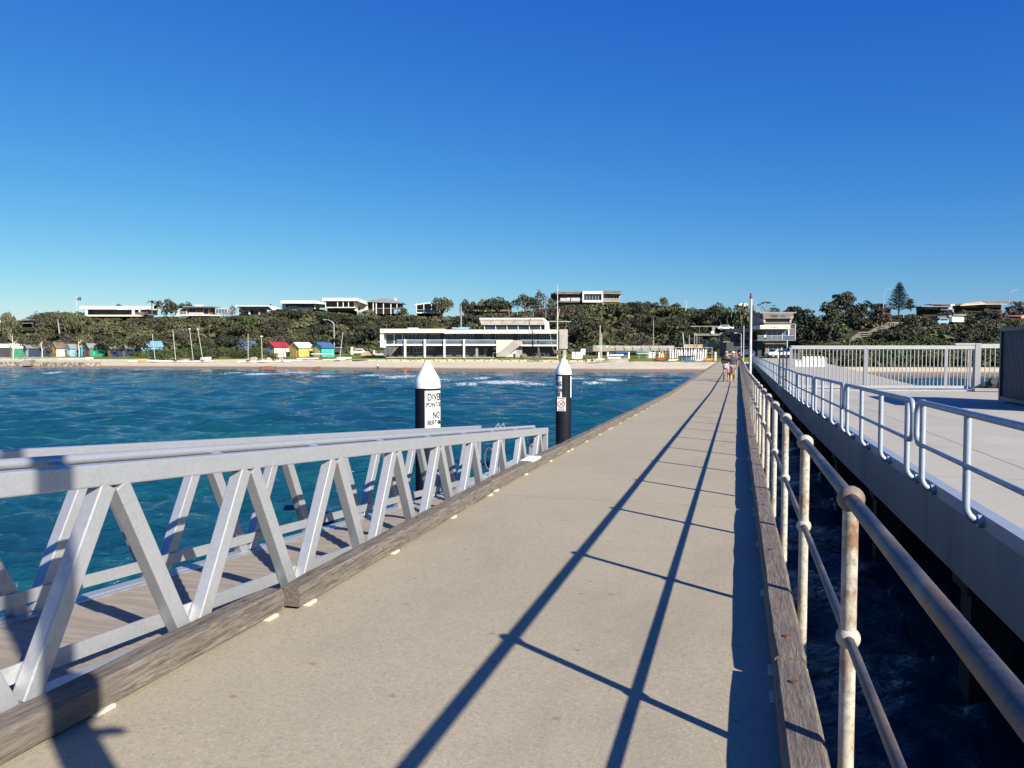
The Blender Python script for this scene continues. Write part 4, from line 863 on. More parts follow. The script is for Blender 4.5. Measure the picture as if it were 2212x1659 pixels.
# metal compound fence
fo=comp('compound_fence','grey metal rail fence round the boat park beside the jetty','fence',174,r4,[('rail','metal',1600,2225,741,745,0,.06),('rail','metal',1600,2225,800,803,0,.05)]+[('post','metal',a,a+5,738,870,0,.1) for a in range(1605,2225,56)])
comp('compound_wall','low brown wall with a black gate at the back of the boat park','wall',195,r4,[('wall','timber_far',925,1106,716,784,0,1),('gate','black',850,924,722,794,-.5,.3),('notice','white',974,992,729,741,-.1,.1),('notice','white',1068,1086,729,741,-.1,.1)])
comp('stone_wall','pale stone retaining wall along the foot of the scrub','wall',198,r4,[('wall_course','grey',1106,1810,722,750,0,1),('wall_course','timber_far',1106,1810,750,778,-.2,1)]+[('fence_post','metal',a,a+5,716,775,-.6,.1) for a in range(1185,1810,95)])
comp('tan_container','long tan container behind the white board rack','container',190,r4,[('body','tan',1918,2118,712,748,0,3),('roof','cream',1914,2122,709,713,-.1,3.2)])
comp('equipment_trolley','dark red wheeled trolley on the sand in front of the fence','trolley',170,r4,[('bed','redroof',1618,1724,862,874,0,1.2),('cargo','redroof',1626,1660,852,863,0,1),('cargo','redroof',1690,1718,855,863,0,1),('wheel','black',1622,1644,872,887,-.1,.2),('wheel','black',1700,1722,872,887,-.1,.2)])
comp('rescue_ring_stand','yellow and orange lifesaving ring on a post in the boat park','stand',172,r4,[('post','whitemetal',1682,1688,780,852,0,.1),('ring_cover','yellow',1668,1702,808,850,-.1,.3),('ring_top','orange',1674,1698,798,809,-.1,.3)])
# crane / hoist
M['hoistgrey']=mat('hoist_grey',(.2,.19,.17),(.14,.13,.12),1)
comp('boat_hoist','grey steel gantry hoist frame behind the end of the jetty','hoist',182,r5,[('jib','hoistgrey',690,1032,421,433,0,.4),('jib_counterweight','hoistgrey',[(1000,418),(1030,420),(1032,440),(1000,444)],-.1,.5),('jib_support','hoistgrey',[(960,433),(1000,433),(985,500),(955,490)],0,.4),('cross_beam','hoistgrey',735,1100,517,543,0,.5),('beam_end','hoistgrey',[(730,520),(752,503),(776,520),(770,545),(736,545)],-.1,.6),('beam_end','hoistgrey',[(1045,520),(1075,500),(1100,520),(1098,545),(1050,545)],-.1,.6),
 ('leg','hoistgrey',735,747,543,712,0,.3),('leg','hoistgrey',765,776,543,712,0,.3),('leg','hoistgrey',1060,1070,543,712,0,.3),('leg','hoistgrey',1085,1096,543,712,0,.3),('control_box','white',945,985,487,522,-.3,.3),('furled_sail','whitemetal',[(1040,555),(1052,555),(1045,640),(1030,650)],-.3,.2),('hanging_cable','hoistgrey',800,803,433,655,0,.05)])
comp('hillside_panel','grey concrete access ramp wall behind the gantry','wall',185,r5,[('wall','grey',900,1010,630,712,0,2),('wall','timber_far',1095,1290,615,720,3,2)])
# poles & masts & lamps
def pole(px,ybase,ytop,D,r,name,label,cat,m='whitemetal',top=None,arm=None,group=None,xt=None,grounded=True):
    p=P(px,ybase,D); 
    if grounded: p.z=min(p.z,gD(px,D).z)-.1
    o=thing(name,p,label=label,cat=cat,group=group); q=P(px if xt is None else xt,ytop,D)
    MB().cyl(p,q,r,r*.75,10).build('shaft',M[m],o,smooth=True)
    if arm:
        pts=[q]+[P((px if xt is None else xt)+dx,ytop+dy,D) for dx,dy in arm]; MB().tube(pts,r*.5,6).build('arm',M[m],o)
        e=pts[-1]; MB().box(e+RV*(.2 if arm[-1][0]>0 else -.2),(.7,.3,.16)).build('lamp_head',M['palegrey'],o)
    if top: MB().cyl(q,q+ZV*top[0],top[1],top[1]*.8,10).build('top_cap',M[top[2]],o)
    return o
pole(167.5,672,638.5,298,.11,'flagpole','white flagpole carrying a blue flag left of the long white house','flagpole')
fl=MB(); v=[];f=[]
for i in range(9):
    x=168+i*1.15
    for yy in (640.2,647.5): 
        q=P(x,yy+i*.28,298)+HV*(.35*math.sin(i*1.1)); v.append(q)
for i in range(8): f.append((2*i,2*i+1,2*i+3,2*i+2))
me=fl.add(v,f); n_=len(fl.v); fo_=[tuple(Vector(p)+HV*.03) for p in fl.v]; fl.add(fo_,[tuple(reversed(q)) for q in f])
fg=fl.build('flag',mat('flag_blue',(.03,.03,.16),(.025,.025,.13),1),label='dark blue ensign flag flying at the hilltop flagpole',cat='flag')
b=MB(); 
for x_,y_,r_ in ((170.2,644.6,.2),(173.5,642.8,.12),(174.8,646.5,.12),(172.6,647.6,.1)): b.sph(P(x_,y_,297.5),r_,(1,.2,1),8)
b.beam(P(168.3,640.6,297.6),P(171.3,643.4,297.6),.05,.1); b.beam(P(171.3,640.9,297.6),P(168.3,643.2,297.6),.05,.1); b.build('flag_emblem',M['white'],fg)
fm=thing('signal_mast',gD(1203.7,192),label='tall white signal mast with yardarm in front of the clubhouse end',cat='mast')
D=192; a_=gD(1203.7,D); tp=P(1204,615,D)
b=MB(); b.cyl(a_,P(1204,692,D),.2,.15,10); b.cyl(P(1204,692,D),tp,.13,.07,10); b.build('shaft',M['whitemetal'],fm,smooth=True)
MB().cyl(P(1171.6,694.5,D),P(1234,694.5,D),.07,.07,8).build('yardarm',M['whitemetal'],fm)
MB().cyl(P(1204.5,690,D),P(1208,667,D),.09,.06,8).build('gaff',M['whitemetal'],fm)
b=MB()
for dx in (-22,20): b.cyl(P(1204+dx,694.5,D),P(1204+dx*.35,762,D),.03,n=5)
b.build('stay',M['metal'],fm); MB().box(P(1204,760,D),(1.4,1.4,.9)).build('stone_base',M['brown'],fm)
lampg='street lamps on the foreshore road'
pole(722,738,699,236,.2,'street_lamp','grey street lamp with a long curved arm behind the turquoise box','street lamp',m='metal',arm=[(-5,-4.5),(-12,-8),(-20,-9)],group=lampg)
pole(1906,682,631,225,.17,'street_lamp','tall street lamp left of the tall pine on the right hill','street lamp',m='metal',arm=[(2,-3),(7,-6),(12,-6.5)],group=lampg)
pole(2177,652,632,290,.14,'street_lamp','street lamp above the tan roofed bungalow at right','street lamp',m='metal',arm=[(4,-3),(9,-5),(16,-6.5)],group=lampg)
pole(1411,744,692,200,.14,'utility_pole','thin utility pole in front of the scrub right of the boat park','pole',m='timber_far')
pole(1411,690,684,200,.1,'pole_top_twig','short bare stick above the utility pole','branch',m='trunk',grounded=False)
pole(996,708,660,238,.3,'utility_pole','thick pale utility pole behind the clubhouse roof','pole',m='timber_far')
pole(132,720,688,262,.28,'bare_tree','bare broken white trunk standing above the scrub at left','dead tree',m='timber_far',xt=126)
pole(1296,766,703,176,.11,'bare_mast','tall bare mast in the central boat park','mast',m='whitemetal',group='bare masts in the boat park')
pole(1299.6,766,720,176,.11,'bare_mast','shorter bare mast beside the tall one in the boat park','mast',m='whitemetal',group='bare masts in the boat park')
pole(1480,752,718,180,.12,'bare_mast','leaning white mast behind the white board rack','mast',m='whitemetal',xt=1474.5,group='bare masts in the boat park')
pole(1488.7,752,723,180,.1,'bare_mast','thin upright mast beside the leaning one behind the board rack','mast',m='metal',group='bare masts in the boat park')
for x,y0,y1,lab in ((1099.6,679,671,'first'),(1117.5,681,672,'second'),(1151.5,683,673,'third'),(1179,686,672,'fourth')):
    pole(x,y0,y1+4-4,204,.06,'roof_aerial','thin aerial standing on the upper clubhouse roof, %s from the left'%lab,'aerial',m='metal',grounded=False,group='aerials on the clubhouse roof')
# jetty side light poles
def jettypole(X,Y,w,ztop,label,cap=True,arm=None):
    o=thing('light_pole',(X,Y,zd(Y)-1.2),label=label,cat='pole',group='white light poles along the jetty')
    MB().cyl((X,Y,-1.5),(X,Y,ztop),w,w*.72,20).build('shaft',M['farpost'],o,smooth=True)
    b=MB(); b.box(((X+.38)/2+.05,Y,zd(Y)-.3),(X-.2,.1,.08)); b.build('bracket',M['metal'],o)
    if cap: MB().lathe([(w*.6,0),(w*.8,.02),(w*.8,.16),(w*.6,.2),(w*.6,.34),(0,.36)],(X,Y,ztop-.02),16).build('beacon',mat('beacon_red',(.16,.02,.025)),o,smooth=True)
    if arm:
        MB().tube([(X,Y,ztop),(X-.3,Y,ztop+.25),(X-.9,Y,ztop+.3)],w*.4,8).build('arm',M['metal'],o); MB().box((X-1.1,Y,ztop+.27),(.6,.25,.16)).build('lamp_head',M['whitemetal'],o)
    return o
jettypole(.75,50.5,.105,7.45,'large white light pole with a small dark red beacon beside the handrail')
jettypole(.75,112,.08,7.55,'thinner white pole farther along beside the handrail',False)
jettypole(.62,163,.09,7.3,'curved arm lamp pole at the landward end of the handrail',False,True)
lp=jettypole(.72,.18,.105,6.6,'light pole just outside the frame, throwing the dark shadow across the gangway')
MB().box((.72,.235,5.13),(.16,.15,.26)).build('shadow_lobe_box',M['metal'],lp,bevel=.05); MB().beam((.72,.24,4.93),(.72,.37,4.86),.06,.03).build('shadow_tip_arm',M['metal'],lp)  # unseen box and arm added to shape lobes in the pole's cast shadow
# ------------------------------------------------------------------ gate, fence, container, barriers
M['galvgate']=galv('galvanised_gate',(.34,.35,.365),.3,.5)
gl=P(1709,747,36.2); gr_=P(2112,745.6,35.4); gz0=zd(36)+.07; gtop=4.47
gt=thing('sliding_gate',(gl.x,gl.y,gz0),label='long galvanised sliding gate of vertical bars across the wharf',cat='gate')
def gq(k,z,off=0): p=gl.lerp(gr_,k)+HV*off; return Vector((p.x,p.y,z))
MB().beam(gq(0,gtop-.09),gq(1,gtop-.09),.1,.17).build('top_rail',M['galvgate'],gt); MB().beam(gq(0,gz0+.09),gq(.93,gz0+.09),.1,.13).build('bottom_rail',M['galvgate'],gt)
for i in range(47):
    k=(i+1)/48; MB().cyl(gq(k,gz0+.15),gq(k,gtop-.18),.022,n=8).build('bar',M['galvgate'],gt)
for k in (.0,.405,.835): MB().box(gq(k,(gz0+gtop)/2),(.13,.1,gtop-gz0-.18)).build('upright',M['galvgate'],gt)
for k in (.95,.965): MB().cyl(gq(k,gz0),gq(k,gtop-.2),.03,n=8).build('guide_bar',M['galvgate'],gt)
MB().beam(gq(-.02,zd(36)+.02,-.3),gq(1.25,zd(36)+.02,-.3),.35,.05).build('track',M['metal'],gt)
gf=thing('fixed_fence',gq(1.0,gz0),label='fixed galvanised fence between the gate post and the dark container',cat='fence')
MB().box(gq(1.0,(gz0+4.55)/2-.03),(.24,.2,4.55-gz0+.1)).build('gate_post',M['galvgate'],gf,bevel=.01)
MB().beam(gq(1.015,4.44),gq(1.2,4.44),.08,.2).build('top_rail',M['galvgate'],gf); MB().beam(gq(1.015,gz0+.1),gq(1.2,gz0+.1),.08,.1).build('bottom_rail',M['galvgate'],gf)
MB().beam(gq(.88,4.53),gq(1.0,4.53),.12,.08).build('guide_plate',M['galvgate'],gf)
for i in range(7): k=1.04+.026*i; MB().cyl(gq(k,gz0+.15),gq(k,4.36),.022,n=8).build('bar',M['galvgate'],gf)
lg=thing('latch_gate',gq(-.02,gz0),label='narrow mesh return fence with grey posts at the left end of the sliding gate',cat='fence')
for k,dx in enumerate((-.38,-.26,-.14,-.01)):
    p=gq(0,0)+RV*dx+HV*(1.2*(-dx)); MB().cyl((p.x,p.y,gz0-.05),(p.x,p.y,gtop+(.25 if k==2 else -.1)),.035 if k<3 else .06,n=8).build('post',M['metal'],lg)
p0=gq(0,0)+RV*-.38+HV*.5; p1=gq(0,0)
for z_ in np.arange(gz0+.25,gtop-.1,.3): MB().beam((p0.x,p0.y,z_),(p1.x,p1.y,z_),.015,.015).build('wire',M['metal'],lg)
MB().beam((p0.x,p0.y,gtop-.35),(p1.x,p1.y,gtop-.02),.05,.06).build('rail',M['metal'],lg)
gm=thing('gate_motor',gq(1.06,gz0,-.5),label='dark gate motor and chain gear on the ground by the gate post',cat='motor')
MB().box(gq(1.07,gz0+.22,-.5),(.9,.4,.3)).build('housing',M['black'],gm,bevel=.03); MB().cyl(gq(1.085,gz0-.05,-.9),gq(1.085,gz0+.75,-.9),.03,n=8).build('post',M['black'],gm)
MB().cyl(gq(1.035,gz0+.4,-.6),gq(1.035,gz0+.4,-.8),.16,n=14).build('pulley',M['black'],gm)
MB().box(gq(1.03,gz0+.02,-1.0),(1.8,.5,.12)).build('footing',M['grey'],gm)
# container
cA=P(2165,754,27.6); cA.z=zd(27); 
ct=thing('shipping_container',cA,label='dark blue grey corrugated container at the right edge of the photo',cat='container')
ax=(P(2212,754,25.3)-P(2165,754,27.6)); ax.z=0; ax.normalize(); ay=Vector((-ax.y,ax.x,0)); 
ctm=mat('container_paint',(.035,.05,.085),(.025,.038,.06),1.2,rough=.45,bump=.1)
pts=[]; n=44
for i in range(n*4+1):
    a=i*6.06/(n*4); d=(0,0,.036,.036)[i%4] ; pts.append((a,d))
zb,zt_=zd(27)+.14,zd(27)+2.48
b=MB(); v=[];f=[]
for a,d in pts:
    p=cA+ax*a+ay*d; v+=[(p.x,p.y,zb),(p.x,p.y,zt_)]
for i in range(len(pts)-1): f.append((2*i,2*i+2,2*i+3,2*i+1))
b.add(v,f); b.build('corrugated_side',ctm,ct)
b=MB(); v=[];f=[]
for i in range(73):
    a=i*2.44/72; d=(0,0,.036,.036)[i%4]; p=cA+ay*a+ax*d; v+=[(p.x,p.y,zb),(p.x,p.y,zt_)]
for i in range(72): f.append((2*i,2*i+2,2*i+3,2*i+1))
b.add(v,f); b.build('end_wall',ctm,ct)
b=MB()
for z_ in (zb-.05,zt_+.05):
    for o_ in (0,2.44): b.beam(cA+ay*o_+ZV*(z_-cA.z)-ax*.03,cA+ay*o_+ax*6.1+ZV*(z_-cA.z),.12,.12)
    for a_ in (0,6.06): b.beam(cA+ax*a_+ZV*(z_-cA.z)-ay*.03,cA+ax*a_+ay*2.5+ZV*(z_-cA.z),.12,.12)
for a_ in (0,6.06):
    for o_ in (0,2.44): b.box(cA+ax*a_+ay*o_+ZV*1.31,(.13,.13,2.6))
b.build('frame',ctm,ct); b=MB(); b.ext([cA+ZV*2.5+ax*.05+ay*.05,cA+ZV*2.5+ax*6+ay*.05,cA+ZV*2.5+ax*6+ay*2.4,cA+ZV*2.5+ax*.05+ay*2.4],ZV*.04); b.build('roof',M['tealblue'],ct)
b=MB(); b.ext([cA+ZV*.12+ax*.05+ay*2.38,cA+ZV*.12+ax*6+ay*2.38,cA+ZV*2.5+ax*6+ay*2.38,cA+ZV*2.5+ax*.05+ay*2.38],ay*.04); b.ext([cA+ZV*.12+ax*6.04+ay*.05,cA+ZV*.12+ax*6.04+ay*2.38,cA+ZV*2.5+ax*6.04+ay*2.38,cA+ZV*2.5+ax*6.04+ay*.05],ax*.03); b.build('back_wall',ctm,ct)
# barriers
bar=None
for i,(x0,x1,y0,y1) in enumerate([(1290,1338,1478,1610),(1368,1420,1484,1610),(1452,1502,1388,1612),(1537,1585,1388,1612),(1620,1670,1388,1612),(1702,1756,1392,1612),(1785,1838,1392,1612),(1868,1920,1396,1612)]):
    D=84; a=P(*T(z3,x0,y1),D); c=P(*T(z3,x1,y1),D); h=(y1-y0)*z3[2]/F*D; a.z=zd(84)
    o=thing('white_barrier',a,label='white water filled barrier block in the row on the wharf behind the gate' if i>1 else 'low white barrier block at the left end of the row on the wharf',cat='barrier',group='white barrier blocks on the wharf' if i>1 else 'low white barrier blocks on the wharf')
    b=MB(); w=(c-a).length; b.add([a,a+RV*w,a+RV*w+HV*.5,a+HV*.5,a+RV*.03+HV*.12+ZV*h,a+RV*(w-.03)+HV*.12+ZV*h,a+RV*(w-.03)+HV*.38+ZV*h,a+RV*.03+HV*.38+ZV*h],[(0,3,2,1),(4,5,6,7),(0,1,5,4),(1,2,6,5),(2,3,7,6),(3,0,4,7)]); b.build('block',M['cap'],o,bevel=.02)
    MB().box(a+RV*(w+.2)+HV*.3+ZV*(h*.47),(.36,.2,h*.9),Matrix.Rotation(PS,3,'Z')).build('connector',M['roofgrey'],o)
comp('barrier_frame','dark steel frame behind the left end of the white barriers','frame',90,z3,[('top_bar','brown',1400,1700,1358,1366,0,.1),('panel','navy',1210,1440,1330,1450,1.5,.3),('leg','brown',1400,1408,1300,1480,0,.1),('brace','metal',[(1385,1262),(1395,1262),(1450,1345),(1440,1350)],-.3,.08)])
# ------------------------------------------------------------------ beach edge: barrier segments, sea wall, wreck
for t,x0,x1,y0,y1,m,lab in [(r2,1222,1446,893,928,'tanbag','tan beach barrier panel at the left end, below the yellow box'),(r2,1450,1584,893,928,'tanbag','second tan beach barrier panel from the left'),(r2,1650,1760,890,928,'tanbag','tan beach barrier panel below the covered blue dinghy'),(r2,1762,2060,880,924,'tanbag','long tan barrier panel ending beside the beach walker'),
  (r3,130,390,872,915,'tanbag','rope fenced tan barrier panel behind the beach walker'),(r3,392,655,872,912,'tanbag','tan barrier panel left of the nearer pile cap'),(r3,660,905,872,912,'tanbag','tan barrier panel behind the nearer pile cap'),(r3,910,1190,870,908,'tanbag','tan barrier panel right of the nearer pile cap'),(r3,1195,1460,872,905,'tanbag','tan barrier panel left of the white marker on the beach edge'),(r3,1505,1880,874,910,'tanbag','long tan barrier panel in front of the clubhouse stair'),(r3,1882,2002,880,915,'brown','brown barrier panel in front of the clubhouse end'),(r3,2040,2150,876,912,'tanbag','short tan barrier panel left of the farther pile'),
  (r4,480,860,876,902,'tanbag','tan barrier panel behind the farther pile'),(r4,862,926,866,902,'tanbag','small tan barrier block right of the farther pile'),(r4,930,1092,864,898,'tanbag','last tan barrier panel before the central boat park')]:
    pa,ya=T(t,x0,y0);pb,yb=T(t,x1,y1); u=uu((pa+pb)/2); D=Dsh(u)+38.3; z0=prof(36,u)-.2; zt1=zz(ya,D)
    o=thing('beach_barrier',PP((pa+pb)/2,D,z0),label=lab,cat='barrier',group='tan barrier panels along the top of the beach')
    n=max(2,int((pb-pa)/9)); b=MB()
    for i in range(n):
        q0=PP(pa+(pb-pa)*i/n,D);q1=PP(pa+(pb-pa)*(i+.97)/n,D); h0=zt1+random.uniform(-.12,.05)
        b.ext([(q0.x,q0.y,z0),(q1.x,q1.y,z0),(q1.x,q1.y,h0),(q0.x,q0.y,h0+random.uniform(-.05,.05))],HV*.35)
    b.build('panel',M[m],o)
    for i in range(0,n+1,2):
        q=PP(pa+(pb-pa)*i/n,D-.15); MB().box((q.x,q.y,(z0+zt1)/2+.1),(.14,.14,zt1-z0+.25)).build('stake',M['timber_far'],o)
u0=uu(0)
b=MB(); pts=[(-60,-6),(0,-4),(60,-3),(120,-3),(180,-2.5),(214,-1.5)]
for i in range(len(pts)-1):
    (xa,sa),(xb,sb)=pts[i],pts[i+1]; A=gp(xa,sa+7);B_=gp(xb,sb+7)
    A.z=B_.z=.4; b.beam(A,B_,1.1,1.6)
sw=b.build('sea_wall',mat('limewashed_stone',(.42,.39,.33),(.16,.14,.12),1.4,bump=.6,bd=.2,rough=.9,st=(.42,.55)),label='low stone sea wall with pale capping at the left end of the beach',cat='sea wall')
comp('beach_ramp','dark recessed ramp opening in the sea wall','ramp',182,r1,[('ramp_deck','timber_far',[(225,905),(255,880),(330,880),(315,940),(200,940)],-1,2),('rail','metal',262,268,838,885,-.5,.1),('rail','metal',355,361,838,885,-.5,.1),('rail','metal',262,361,862,866,-.5,.1)])
comp('low_fence','low white rail fence on the grass above the left beach','fence',205,r1,[('rail','palegrey',0,640,852,858,0,.1),('rail','palegrey',640,930,853,866,0,.2),('panel','white',930,1010,850,866,-.2,.2),('rail','timber_far',1110,1450,868,872,-1,.1)]+[('post','palegrey',a,a+6,850,872,0,.15) for a in range(20,640,75)]+[('post','palegrey',a,a+7,866,890,-1,.15) for a in (1130,1200,1290,1375)])
for t,pts_,lab in [(r2,[(880,972),(885,950),(930,955),(945,944),(1000,944),(1010,958),(1050,945),(1062,968),(1040,974)],'largest rusted steel wreck piece at the water edge'),(r2,[(1308,980),(1312,964),(1390,958),(1398,970),(1385,982)],'middle rusted steel wreck piece at the water edge'),(r2,[(1460,970),(1465,955),(1530,948),(1538,962),(1520,970)],'small rusted steel wreck piece right of the middle one'),(r3,[(348,992),(350,978),(500,975),(510,962),(580,964),(600,975),(520,990)],'long low rusted steel wreck piece beside the beach walker')]:
    px,_=T(t,*pts_[0]); D=Dsh(uu(px))+.3; o=thing('wreck_piece',gp(px,0),label=lab,cat='wreck',group='rusted wreck pieces at the waterline')
    MB().fp([T(t,*p) for p in pts_],D,1.2).build('plate',M['rusthull'],o); MB().fp([T(t,p[0],p[1]+6) for p in pts_[:4]]+[T(t,pts_[0][0]+60,pts_[0][1]+8)],D-1.2,.5).build('rib',M['rusthull'],o)
# ------------------------------------------------------------------ stairs on the right hill
st=thing('hill_stairs',P(1838,733,173),label='zigzag weathered timber staircase with white rails climbing the right hill',cat='stairs')
runs=[((1838,733,173),(1858,718.5,183)),((1858,718.5,183),(1876,718.5,184.5)),((1876,718.5,184.5),(1896,706,200)),((1896,706,200),(1905,706,201.5)),((1905,706,201.5),(1917,696.5,210)),((1917,696.5,210),(1924,696.5,212))]
for (a,c) in runs:
    A=P(a[0],a[1]+8,a[2]);B_=P(c[0],c[1]+8,c[2])
    MB().beam(A,B_,1.2,.12).build('flight',M['timber_far'],st)
    for off in (0,):
        for h in (.45,.95):
            MB().beam(A+ZV*h-HV*.6,B_+ZV*h-HV*.6,.08,.11).build('handrail',M['timber_far'],st); MB().beam(A+ZV*h+HV*.6,B_+ZV*h+HV*.6,.08,.11).build('handrail',M['timber_far'],st)
    for q in (A,B_):
        for o_ in (-.6,.6): MB().box(q+HV*o_+ZV*-.3,(.14,.14,2.6)).build('post',M['timber_far'],st)
comp('lookout_rail','timber lookout railing at the top of the hill stairs','railing',208,r6,[('rail','timber_far',1060,1235,404,410,0,.15),('post','timber_far',1112,1118,404,446,0,.15),('post','timber_far',1156,1164,404,430,0,.15),('sign_post','timber_far',1188,1194,346,404,0,.12),('sign_post','timber_far',1243,1248,346,404,0,.12)])
# ------------------------------------------------------------------ vegetation
def leaf_cloud(b,lobes,n,size,rs,up=.35,mi=0):
    for (cx,cy,cz,rx,ry,rz) in lobes:
        m=int(n*(rx*ry+rx*rz)/2)
        d=rs.normal(size=(m,3)); d/=np.linalg.norm(d,axis=1)[:,None]; d[:,2]=np.where((d[:,2]<-.25)&(rs.rand(m)<.8),-d[:,2],d[:,2])
        rr=.62+.42*rs.rand(m)**.5
        for i in range(m):
            p=(cx+d[i,0]*rx*rr[i],cy+d[i,1]*ry*rr[i],cz+d[i,2]*rz*rr[i])
            nn=Vector(d[i]*.8)+Vector(rs.normal(size=3)*.55)+Vector((0,0,up)); nn.normalize()
            t=nn.cross(Vector(rs.normal(size=3))); 
            if t.length<.01: continue
            t.normalize(); u_=nn.cross(t); s=size*(.55+.9*rs.rand()); a=s; c=s*(.55+.4*rs.rand()); P0=Vector(p)
            b.add([P0-t*a*.5-u_*c*.2,P0-u_*c*.6,P0+t*a*.5-u_*c*.1,P0+t*a*.25+u_*c*.5,P0-t*a*.3+u_*c*.45],[(0,1,2,3,4)],mi)
def limbs(b,H,R,rs,lobes,r0=.22,lean=.5):
    k=rs.randint(2,4)
    for i in range(k):
        a=rs.rand()*6.28; lx,ly=math.cos(a),math.sin(a); pts=[(lx*.15,ly*.15,-.6),(lx*.5*lean+.1,ly*.5*lean,H*.25),(lx*R*.3,ly*R*.3,H*.55)]
        l=lobes[rs.randint(len(lobes))]; pts.append((l[0],l[1],l[2])); b.tube(pts,[r0,r0*.8,r0*.55,r0*.2],6)
    for l in lobes:
        b.tube([(0,0,H*.3),(l[0]*.5,l[1]*.5,(H*.3+l[2])*.5),(l[0],l[1],l[2])],[r0*.5,r0*.35,r0*.12],5,caps=False)
def tree_proto(seed,R,H,nl,flat,leaf,n=38,size=.42,open_=False,name='tea_tree'):
    rs=np.random.RandomState(seed); t=thing(name); lobes=[]
    for i in range(nl):
        a=rs.rand()*6.28; q=rs.rand()**.6; k=rs.uniform(.26,.46)*R
        z=H*(.92-.28*q*q)-k*.4 if not open_ else H*(.9-.12*q)
        lobes.append((math.cos(a)*q*(R-k*.5),math.sin(a)*q*(R-k*.5),z*rs.uniform(.8,1.02),k,k,k*flat))
    if not open_:
        for i in range(nl//2):
            a=rs.rand()*6.28; k=rs.uniform(.25,.36)*R; lobes.append((math.cos(a)*R*.75,math.sin(a)*R*.75,H*rs.uniform(.25,.5),k,k,k*.7))
    b=MB(); limbs(b,H,R,rs,lobes[:nl]); b.build('trunk',M['trunk'],t,fix=False)
    b=MB(); leaf_cloud(b,lobes,n,size,rs); b.build('crown',M[leaf],t,fix=False)
    return t
pr=[tree_proto(1,4.4,5.6,11,.55,'leaf'),tree_proto(2,4.0,5.0,10,.6,'leaf'),tree_proto(3,4.8,6.0,12,.5,'leafdark'),tree_proto(4,4.2,5.4,11,.6,'leaf'),tree_proto(5,3.8,5.2,9,.6,'leafbrown',n=15),tree_proto(6,4.4,5.4,11,.55,'leafdark'),tree_proto(9,3.6,4.4,9,.7,'leafgreen')]
TOP=[max(v.co.z for v in [c for c in t.children if c.name.startswith('crown')][0].data.vertices) for t in pr]; RAD=[max(abs(v.co.x) for v in [c for c in t.children if c.name.startswith('crown')][0].data.vertices) for t in pr]
used_p=set()
def put_tree(i,pos,sx,sz,label,group=None,cat='tree'):
    src=pr[i]
    if i in used_p: src=copy_tree(src)
    used_p.add(i); src.location=pos; src.rotation_euler=(0,0,random.uniform(0,6.28)); src.scale=(sx,sx*random.uniform(.9,1.1),sz)
    return tag(src,label,cat,group)
def ceilF(px,D):
    if 1818<px<1935 and D<214: return lerp(px,[1818,1840,1860,1880,1900,1935],[752,744,730,727,716,706])
    return ceil(px)
G1='coastal tea trees crowding the hillside'
cnt=0; pos=[]
rr=random.Random(4)
for tries in range(9000):
    u=rr.uniform(-.70,.69); D=Dsh(u)+rr.uniform(70,150); px=CX+u/cT*F
    if u>.39: D=Dsh(u)+rr.uniform(30,170)
    if 1590<px<1722 and D<205: continue
    if 1500<px<1600 and D<215: continue
    if 1990<px<2105 and 205<D<252: continue
    s=D-Dsh(u); p=gD(px,D)
    if any((p.x-q[0])**2+(p.y-q[1])**2<q[2] for q in pos): continue
    i=rr.choice([0,1,2,3,3,0,5,4,6]) if u<.39 else rr.choice([0,2,5,6,6,3]); sx=rr.uniform(.75,1.3) if u<.39 else rr.uniform(.55,1.0)
    H=TOP[i]; zc=zz(ceilF(px,D),D); top=p.z+H*sx
    if top>zc: 
        if zc-p.z<1.8: continue
        sz=(zc-p.z)/H
    else: sz=sx
    sz=min(sz,sx*1.1)
    if sz<sx*.55: sx=sz/.6
    pos.append((p.x,p.y,(3.3*sx)**2)); put_tree(i,p,sx,sz,'rounded dark coastal tree in the mass crowding the hillside',G1); cnt+=1
    if cnt>=292: break
print('trees',cnt)
for x,s_,sx,sz,i,lab in [(14,52,.95,1.25,2,'spreading tree overhanging the white roofed box at the left edge'),(66,55,1.0,1.25,0,'dark tree overhanging the shadowed blue box'),(92,54,.8,1.2,4,'grey brown tree left of the sunburst box'),(150,56,.9,1.3,4,'grey brown tree behind the mural box'),(182,60,.8,1.4,3,'tree behind the gap between mural and green boxes'),(236,53,.85,1.1,5,'dark tree overhanging the roof of the long blue box'),(268,53,.85,1.15,0,'tree overhanging the right end of the long blue box'),(300,56,.9,1.2,3,'tree around the bright light blue roof'),(527,52,.7,1.1,4,'grey brown tree in front of the teal mural box'),(552,54,.6,.9,6,'green tree right of the teal mural box')]:
    put_tree(i,gp(x,s_),sx,sz,lab)
